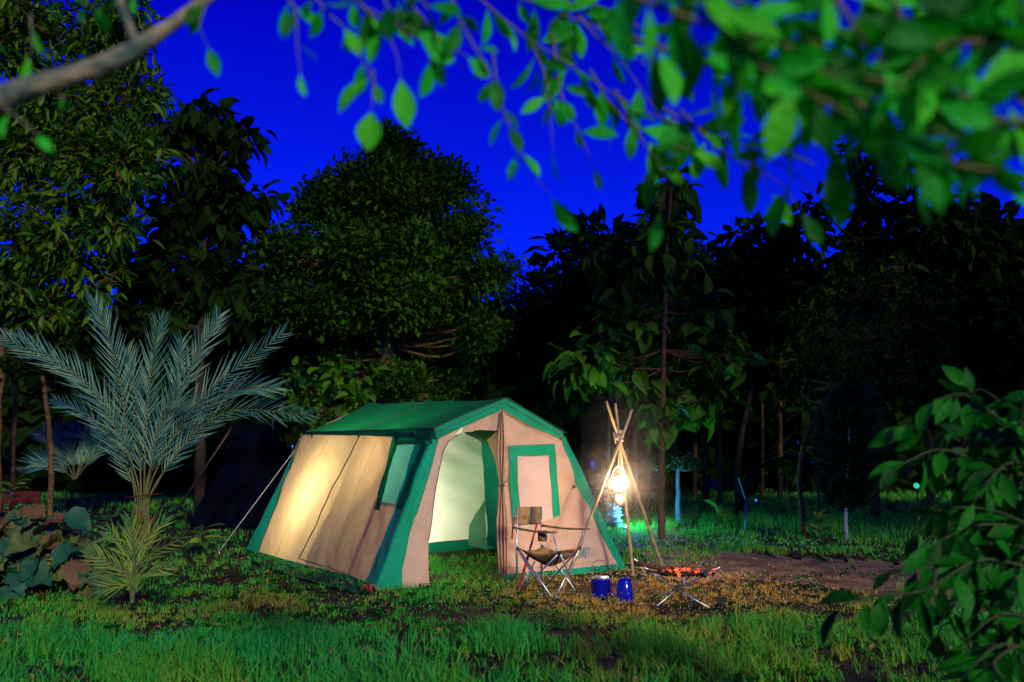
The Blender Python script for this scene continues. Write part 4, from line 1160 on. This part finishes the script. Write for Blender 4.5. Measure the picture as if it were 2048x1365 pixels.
# dry leaves on the ground
mb = MB(); n = 1500; Y = r.uniform(4.3, 11, n); X = (r.random(n) - .5) * Y * 1.35
ins, _ = inside_tent(X, Y); X, Y = X[~ins], Y[~ins]; n = len(X); a = r.uniform(0, 6.3, n)
M['dry_leaf'] = mat('dry_leaf', (.12, .045, .015), (.34, .17, .06), 4, .9, .4, 40, 0, .8)
scatter(mb, L_OBOV, np.stack([X, Y, r.uniform(.01, .06, n)], -1), np.stack([np.cos(a), np.sin(a), r.normal(.1, .2, n)], -1), unit(np.array([0, 0, 1.]) + r.normal(0, .3, (n, 3))), r.uniform(.03, .07, n), r.uniform(.008, .02, n))
o = emit('leaf_litter', mb, M['dry_leaf']); tag(o, 'small dry brown leaves scattered over the lawn', 'leaves', kind='stuff')
mb = MB(); n = 420
for i in range(n):
    q = G(r.normal(640, 130), r.normal(1212, 16)) if i < 230 else G(r.uniform(0, 420), r.normal(1235, 26))
    s = r.uniform(.004, .012); mb.add(np.array([(1, 0, 0), (-1, 0, 0), (0, 1, 0), (0, -1, 0), (0, 0, .6), (0, 0, -.6)]) * s * r.uniform(.6, 1.3, (6, 3)) + q, np.array([(0, 2, 4), (2, 1, 4), (1, 3, 4), (3, 0, 4), (2, 0, 5), (1, 2, 5), (3, 1, 5), (0, 3, 5)]))
M['stone'] = mat('stone', (.07, .05, .045), (.22, .16, .14), 6, .9, .3, 40, 0, .7)
o = emit('pebbles', mb, M['stone'], smooth=False); tag(o, 'small pebbles on the bare soil left of the tent front', 'pebbles', kind='stuff')

# ---------------------------------------------------------------- background camp things
# dark blue tarp shelter left of the tent
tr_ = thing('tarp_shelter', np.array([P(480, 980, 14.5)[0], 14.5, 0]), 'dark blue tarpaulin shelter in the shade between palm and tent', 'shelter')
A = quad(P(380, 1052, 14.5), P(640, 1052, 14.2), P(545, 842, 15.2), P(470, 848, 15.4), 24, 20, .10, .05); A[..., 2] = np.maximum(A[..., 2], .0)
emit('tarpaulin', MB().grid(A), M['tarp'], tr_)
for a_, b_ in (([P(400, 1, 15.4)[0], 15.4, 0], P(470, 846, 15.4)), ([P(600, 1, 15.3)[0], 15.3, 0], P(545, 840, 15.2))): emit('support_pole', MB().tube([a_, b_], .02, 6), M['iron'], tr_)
# pale log
a, b = P(868, 1104, 10.9), P(1000, 1100, 11.2)
# red bench far left
bn = thing('red_bench', P(32, 1000, 13.2) * [1, 1, 0], 'dark red bench in the shade at the far left edge', 'bench')
bz = P(32, 985, 13.2)
emit('seat', MB().box([bz[0], 13.2, .42], .62, .34, .035), M['red_dim'], bn, smooth=False); emit('backrest', MB().box([bz[0], 13.36, .62], .62, .03, .2), M['red_dim'], bn, smooth=False)
for sx in (-.27, .27):
    for sy in (-.12, .14): emit('leg', MB().box([bz[0] + sx, 13.2 + sy, .2], .04, .04, .4), M['iron'], bn, smooth=False)
# leaning-post shelter right
sh = thing('pole_shelter', P(1540, 1030, 19) * [1, 1, 0], 'dark pole shelter with a leaning blue-lit post behind the right lawn', 'shelter')
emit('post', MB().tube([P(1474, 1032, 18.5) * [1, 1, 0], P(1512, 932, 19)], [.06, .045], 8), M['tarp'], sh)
emit('post', MB().tube([P(1640, 1032, 19) * [1, 1, 0], P(1632, 926, 19)], .03, 8), M['dimmed_bark'], sh)
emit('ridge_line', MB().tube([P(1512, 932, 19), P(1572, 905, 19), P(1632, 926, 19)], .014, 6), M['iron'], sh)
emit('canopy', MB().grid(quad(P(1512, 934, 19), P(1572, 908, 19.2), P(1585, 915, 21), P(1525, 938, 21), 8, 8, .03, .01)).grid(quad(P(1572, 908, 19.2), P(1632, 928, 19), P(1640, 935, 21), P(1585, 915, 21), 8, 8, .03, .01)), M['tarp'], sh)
for px, py, Y, s, m_, lab in ((1512, 1001, 20.5, .03, 'bluelamp', 'small blue lamp glowing under the pole shelter'), (1796, 1033, 24, .10, 'bluelamp', 'blue lamp glowing low behind the evergreen shrub'),
                              (1833, 972, 22, .08, 'cyanlamp', 'blue-green lamp shining between leaves of the right bush'), (786, 801, 27, .06, 'bluelamp', 'blue lamp shining just above the tent roof ridge'), (690, 815, 24, .04, 'bluelamp', 'blue lamp behind the rear slope of the tent roof'), (585, 893, 18, .02, 'bluelamp', 'tiny blue lamp beside the rear corner of the tent')):
    c = P(px, py, Y); t_ = thing('camp_lamp', c * [1, 1, 0], lab, 'lamp')
    emit('post', MB().tube([c * [1, 1, 0], c - [0, 0, s]], .02, 6), M['dimmed_bark'], t_)
    emit('bulb', MB().lathe([(0, -s), (s * .7, -s * .6), (s, 0), (s * .7, s * .7), (0, s)], c, 12), M[m_], t_)


# ---------------------------------------------------------------- near foliage
def twig(mt, mbl, pts, L, Wr, r0, seed, every=.5, hang=.4, tpl=L_OBOV, start=.1, face=.9):
    """pts: (px, py, distance); leaves in alternation along it"""
    r = np.random.default_rng(seed)
    c = catmull([P(*q) for q in pts], 10); seg = np.linalg.norm(np.diff(c, axis=0), axis=1); s = np.concatenate([[0], np.cumsum(seg)])
    mt.tube(c, np.linspace(r0, r0 * .35, len(c)), 6)
    n = max(2, int(s[-1] * (1 - start) / (L * every)))
    q = s[-1] * (start + (1 - start) * (np.arange(n) // 3 * 3 + (np.arange(n) % 3) * .45 + r.random(n) * .5) / n); q[-1] = s[-1]
    pos = np.stack([np.interp(q, s, c[:, k]) for k in range(3)], -1)
    tan = unit(np.stack([np.interp(q, s, np.gradient(c[:, k])) for k in range(3)], -1))
    view = unit(pos - _C); side = unit(np.cross(tan, view)) * np.where(np.arange(n) % 2, 1, -1)[:, None]
    d = unit(tan * r.uniform(.3, .9, (n, 1)) + side * r.uniform(.4, 1, (n, 1)) + r.normal(0, .35, (n, 3)) + np.array([0, 0, -hang]))
    d[-1] = unit(tan[-1] + [0, 0, -hang * .5])
    nn = unit(-view * face + np.array([0, 0, .5]) + r.normal(0, .6, (n, 3)))
    LL_ = L * r.uniform(.6, 1.15, n)
    st = pos + d * .12 * L
    for a, b in zip(pos, st): mt.tube([a, b], r0 * .25, 4, cap=False)
    scatter(mbl, tpl, st, d, nn, LL_, LL_ * Wr * r.uniform(.85, 1.15, n))


def branch_thing(name, label, cat, twigs, lm, tm, seed, stem=None, **k):
    root = thing(name, P(*twigs[0][0][0]), label, cat)
    mt, ml = MB(), MB()
    if stem:
        for s_ in stem:
            c = catmull([P(*q[:3]) for q in s_], 8); mt.tube(c, np.interp(np.linspace(0, 1, len(c)), np.linspace(0, 1, len(s_)), [q[3] for q in s_]), 12)
    for i, (p, L, W) in enumerate(twigs): twig(mt, ml, p, L, W, k.get('r0', .003), seed + i, k.get('every', .5), k.get('hang', .4), k.get('tpl', L_OBOV), k.get('start', .1))
    emit('twigs', mt, tm, root); emit('leaves', ml, lm, root)
    return root


# bare limb crossing the upper left corner
branch_thing('tree_branch', 'thick bare branch slanting across the upper left corner', 'branch',
             [([(300, -40, 1.5), (250, 0, 1.5), (200, 10, 1.55), (120, 10, 1.6)], .05, 0.20), ([(420, -10, 1.4), (400, 50, 1.4), (415, 90, 1.4)], .055, 0.24), ([(60, 30, 1.4), (65, 90, 1.4), (60, 110, 1.4)], .05, 0.17), ([(10, 215, 1.3), (40, 240, 1.3), (70, 265, 1.3)], .06, 0.26), ([(120, 190, 1.3), (130, 200, 1.3)], .03, 0.20)],
             M['near_leaf'], M['near_bark'], 300, stem=[[(-60, 215, 1.3, .023), (80, 170, 1.32, .019), (190, 135, 1.34, .0165), (260, 105, 1.36, .0175), (280, 90, 1.36, .0155), (350, 45, 1.4, .012), (460, -40, 1.45, .011)], [(276, 95, 1.36, .010), (262, 60, 1.36, .0085), (215, -60, 1.36, .008)]], r0=.002)
D1 = 1.35
branch_thing('leafy_branch', 'hanging leafy twigs at top centre with two round leaves lowest', 'branch',
             [([(560, -20, D1), (590, 20, D1), (594, 90, D1), (600, 140, D1)], .062, 0.17), ([(610, -30, D1), (660, 30, D1), (700, 70, D1), (745, 160, D1)], .06, 0.24), ([(745, 140, D1), (748, 185, D1), (744, 215, D1)], .075, 0.32), ([(720, 10, D1), (760, 50, D1), (790, 100, D1), (800, 150, D1)], .08, 0.28),
              ([(780, -30, D1), (840, 30, D1), (880, 80, D1), (930, 110, D1)], .075, 0.26), ([(830, -20, D1), (870, 50, D1), (860, 120, D1)], .07, 0.28), ([(900, -10, D1), (930, 60, D1), (970, 130, D1), (980, 160, D1)], .06, 0.22), ([(680, -20, D1), (740, 20, D1), (830, 60, D1)], .07, 0.26), ([(760, -20, D1), (800, 60, D1), (840, 80, D1)], .075, 0.28)],
             M['near_leaf'], M['twig'], 320, hang=.5, every=.42)
D2 = 1.55
branch_thing('leafy_branch', 'long leafy branch hanging at top centre right with separate drooping leaves', 'branch',
             [([(930, -30, D2), (985, 20, D2), (1060, 80, D2), (1140, 130, D2), (1230, 190, D2), (1330, 240, D2)], .085, 0.20), ([(1060, 80, D2), (1090, 150, D2), (1100, 220, D2), (1105, 290, D2)], .075, 0.20), ([(985, 100, D2), (1000, 200, D2), (1040, 300, D2), (1070, 350, D2), (1100, 390, D2)], .075, 0.20),
              ([(1105, 60, D2), (1120, 180, D2), (1160, 270, D2), (1185, 330, D2)], .07, 0.18), ([(1180, 140, D2), (1230, 220, D2), (1300, 270, D2), (1380, 300, D2)], .09, 0.20), ([(1230, 180, D2), (1290, 290, D2), (1330, 350, D2), (1320, 420, D2)], .085, 0.18), ([(1300, 200, D2), (1400, 260, D2), (1480, 300, D2), (1540, 380, D2)], .095, 0.20),
              ([(1000, -20, D2), (1100, 20, D2), (1200, 60, D2), (1290, 130, D2)], .08, 0.21), ([(1120, -20, D2), (1180, 60, D2), (1240, 120, D2), (1310, 220, D2)], .085, 0.21), ([(1360, 220, D2), (1440, 300, D2), (1550, 360, D2), (1600, 420, D2)], .09, 0.21), ([(1330, 240, D2), (1440, 270, D2), (1560, 330, D2), (1640, 390, D2)], .09, 0.20), ([(1150, 0, D2), (1260, 40, D2), (1350, 140, D2)], .08, 0.21)],
             M['near_leaf'], M['twig'], 340, hang=.3, every=.40)
D3 = .95
branch_thing('leafy_branch', 'bright blurred leafy branch close to the lens filling the upper right corner', 'branch',
             [([(1200, -38, D3), (1320, 14, D3), (1440, 57, D3), (1560, 83, D3)], .075, 0.22), ([(1560, 83, D3), (1640, 143, D3), (1760, 160, D3), (1830, 186, D3)], .09, 0.22), ([(1830, 186, D3), (1900, 237, D3), (1960, 298, D3)], .082, 0.24), ([(1440, 57, D3), (1500, 117, D3), (1600, 177, D3), (1700, 229, D3)], .082, 0.22),
              ([(2080, 83, D3), (1960, 83, D3), (1880, 91, D3), (1800, 169, D3)], .09, 0.22), ([(2080, 246, D3), (1980, 246, D3), (1900, 298, D3)], .082, 0.22), ([(1500, -38, D3), (1560, 40, D3), (1640, 91, D3)], .082, 0.21), ([(1640, -46, D3), (1700, 40, D3), (1760, 126, D3)], .09, 0.21), ([(1780, -46, D3), (1800, 40, D3), (1830, 117, D3)], .09, 0.22), ([(1900, -46, D3), (1930, 40, D3), (2000, 108, D3)], .09, 0.22),
              ([(1700, 194, D3), (1760, 246, D3), (1820, 315, D3)], .075, 0.24), ([(1380, -46, D3), (1420, 22, D3), (1500, 91, D3)], .082, 0.22), ([(2000, -46, D3), (2040, 40, D3), (2060, 160, D3)], .082, 0.22), ([(1900, 194, D3), (2000, 194, D3), (2080, 212, D3)], .09, 0.22), ([(1850, 298, D3), (1920, 332, D3), (2000, 341, D3)], .075, 0.24),
              ([(1260, 74, 1.2), (1380, 117, 1.2), (1500, 169, 1.2), (1600, 246, 1.2)], 0.105, .2), ([(1420, -29, 1.2), (1560, 40, 1.2), (1700, 65, 1.2), (1800, 40, 1.2)], 0.115, .2), ([(1560, 126, 1.2), (1640, 212, 1.2), (1660, 298, 1.2)], 0.105, .2), ([(2080, 22, 1.15), (1980, 40, 1.15), (1900, 14, 1.15)], 0.115, .2),
              ([(2080, 315, 1.15), (2000, 298, 1.15), (1940, 272, 1.15)], 0.115, .2), ([(1680, 117, 1.1), (1780, 212, 1.1), (1900, 272, 1.1), (1980, 332, 1.1)], 0.115, .2), ([(1300, -46, 1.2), (1360, 5, 1.2), (1420, 40, 1.2)], 0.105, .2), ([(1700, -46, 1.2), (1850, 5, 1.2), (2000, 31, 1.2)], 0.115, .2)],
             M['near_leaf'], M['twig'], 370, stem=[[(1190, -48, .97, .008), (1500, -62, 1.1, .008), (1800, -64, 1.05, .009), (2110, -50, 1.0, .010), (2110, 400, 1.0, .008)]], hang=.3, every=.16, r0=.0045)
# tree of these branches; unseen crown behind the camera added to shade the grove
ot = thing('unseen_shade_tree', (10, -4, 0), 'tall tree behind the viewpoint, its unseen crown added to shade the far grove', 'tree')
tt = catmull([[10, -4, -.05], [10, -4, 3], [9.6, -3.6, 7], [9.5, -3.5, 12]], 5); mt = MB(); mt.tube(tt, np.linspace(.28, .1, len(tt)), 10)
obl = [((x, y, z), (a, b, c_)) for x, y, z, a, b, c_ in ((10, -3, 9.6, 2.4, 2.4, 1.6), (14, -3.5, 8.6, 3.4, 2.4, 2.6), (17, -3.5, 7.5, 3.2, 2.4, 1.6), (22, -3.5, 7.2, 3.2, 2.4, 1.6), (19, -3, 9, 3.2, 2.4, 2.8), (23, -2, 9, 3, 2, 3), (7.5, -3, 13.5, 2.8, 2.4, 1.6), (12, -3, 13.5, 3.5, 2.6, 2.5), (17, -3, 13.5, 3.5, 2.6, 2.5), (11, -3, 17, 3.5, 2.4, 2))]
oc = crown(obl, 1500, 5, (L_DIAM, .48, .3, .3), 500, tt, mt, .3, .09)
emit('trunk', mt, M['bark'], ot); emit('crown', oc, M['near_leaf'], ot, smooth=False)

# leafy bush on the right
D4 = 2.9
tw = []
for a in (((2080, 900), (2000, 840), (1930, 790), (1870, 800)), ((2080, 840), (2010, 810), (1960, 780), (1900, 800)), ((2080, 940), (1980, 890), (1880, 850), (1820, 850)), ((2080, 960), (1980, 930), (1880, 900), (1800, 930)), ((2080, 1000), (1990, 960), (1900, 960)),
          ((2080, 1060), (1980, 1020), (1880, 1020), (1840, 1060)), ((2080, 1100), (1980, 1090), (1880, 1130), (1790, 1140)), ((2080, 1140), (1960, 1120), (1850, 1180), (1760, 1190), (1690, 1210)), ((2080, 1200), (1980, 1180), (1900, 1210), (1880, 1260)), ((2080, 1240), (2000, 1230), (1930, 1280)),
          ((2080, 1300), (2000, 1290), (1940, 1340)), ((2080, 1080), (2010, 1060), (1950, 1090)), ((2080, 1180), (2030, 1160), (1980, 1180)), ((2080, 1330), (1980, 1350), (1900, 1380)), ((2060, 880), (2040, 850), (2050, 790)), ((2080, 1020), (2020, 1000), (1960, 1010)), ((2080, 870), (1990, 860), (1930, 880)), ((2080, 930), (2010, 930), (1950, 1000)), ((2080, 1120), (2000, 1140), (1920, 1100)), ((2080, 1220), (2010, 1260), (1960, 1240)), ((2080, 1060), (1960, 1050), (1860, 1090)), ((2080, 1270), (1990, 1320), (2010, 1370)), ((2080, 980), (1950, 940), (1870, 980))):
    o_ = (hash(a) % 7) * 0 + (len(tw) * 5 % 7) / 7 * .7 - .3
    tw.append(([(x, y, D4 + o_ * k_ / (len(a) - 1)) for k_, (x, y) in enumerate(a)], .13, .20))
branch_thing('leafy_bush', 'dark glossy bush with long drooping leaves at the lower right edge', 'bush', tw, M['bush_leaf'], M['bush_twig'], 400, stem=[[(2130, 1500, 2.9, .02), (2110, 1200, 2.9, .016), (2090, 1000, 2.9, .012), (2080, 850, 2.9, .008)]], hang=.95, every=.22, r0=.006, tpl=L_OVAL)

# ---------------------------------------------------------------- smoke rising from the fire past the lantern
def smoke():
    m = bpy.data.materials.new('smoke'); m.use_nodes = True
    N, L = m.node_tree.nodes, m.node_tree.links
    N.remove(N['Principled BSDF']); out = N['Material Output']
    v = N.new('ShaderNodeVolumePrincipled'); v.inputs['Color'].default_value = (.8, .8, .85, 1); v.inputs['Anisotropy'].default_value = .3
    tx = N.new('ShaderNodeTexCoord'); nz = N.new('ShaderNodeTexNoise'); nz.inputs['Scale'].default_value = 4.5; nz.inputs['Detail'].default_value = 4
    L.new(tx.outputs['Object'], nz.inputs['Vector'])
    w_ = N.new('ShaderNodeMapRange'); w_.inputs[1].default_value = .35; w_.inputs[2].default_value = .7; w_.inputs[3].default_value = .25; w_.inputs[4].default_value = 1
    L.new(nz.outputs['Fac'], w_.inputs[0]); tot = None
    for c_, rad, dn in ((lz, .62, .42), (FC + [-.05, .12, .22], .42, .16), (lz + [.05, -.25, .55], .6, .12)):    # smoke thickened here, most at the lantern to build a halo
        d_ = N.new('ShaderNodeVectorMath'); d_.operation = 'DISTANCE'; d_.inputs[1].default_value = tuple(float(q) for q in c_); L.new(tx.outputs['Object'], d_.inputs[0])
        q_ = N.new('ShaderNodeMapRange'); q_.interpolation_type = 'SMOOTHSTEP'; q_.inputs[1].default_value = 0; q_.inputs[2].default_value = rad; q_.inputs[3].default_value = dn; q_.inputs[4].default_value = 0
        L.new(d_.outputs['Value'], q_.inputs[0])
        if tot is None: tot = q_.outputs[0]
        else:
            a_ = N.new('ShaderNodeMath'); a_.operation = 'MAXIMUM'; L.new(tot, a_.inputs[0]); L.new(q_.outputs[0], a_.inputs[1]); tot = a_.outputs[0]
    p_ = N.new('ShaderNodeMath'); p_.operation = 'MULTIPLY'; L.new(tot, p_.inputs[0]); L.new(w_.outputs[0], p_.inputs[1]); L.new(p_.outputs[0], v.inputs['Density'])
    L.new(v.outputs[0], out.inputs['Volume'])
    cc = (lz + FC) / 2; a = np.linspace(0, np.pi, 17)
    mb = MB().lathe(np.stack([np.sin(a), -np.cos(a)], -1), (0, 0, 0), 28); mb.V = [mb.V[0] * [1.1, 1.7, 1.05] + [cc[0], cc[1], 1.12]]
    o = emit('smoke', mb, m); tag(o, 'thin grey smoke drifting up from the embers past the lantern, thickened there as a halo', 'smoke', kind='stuff')


smoke()
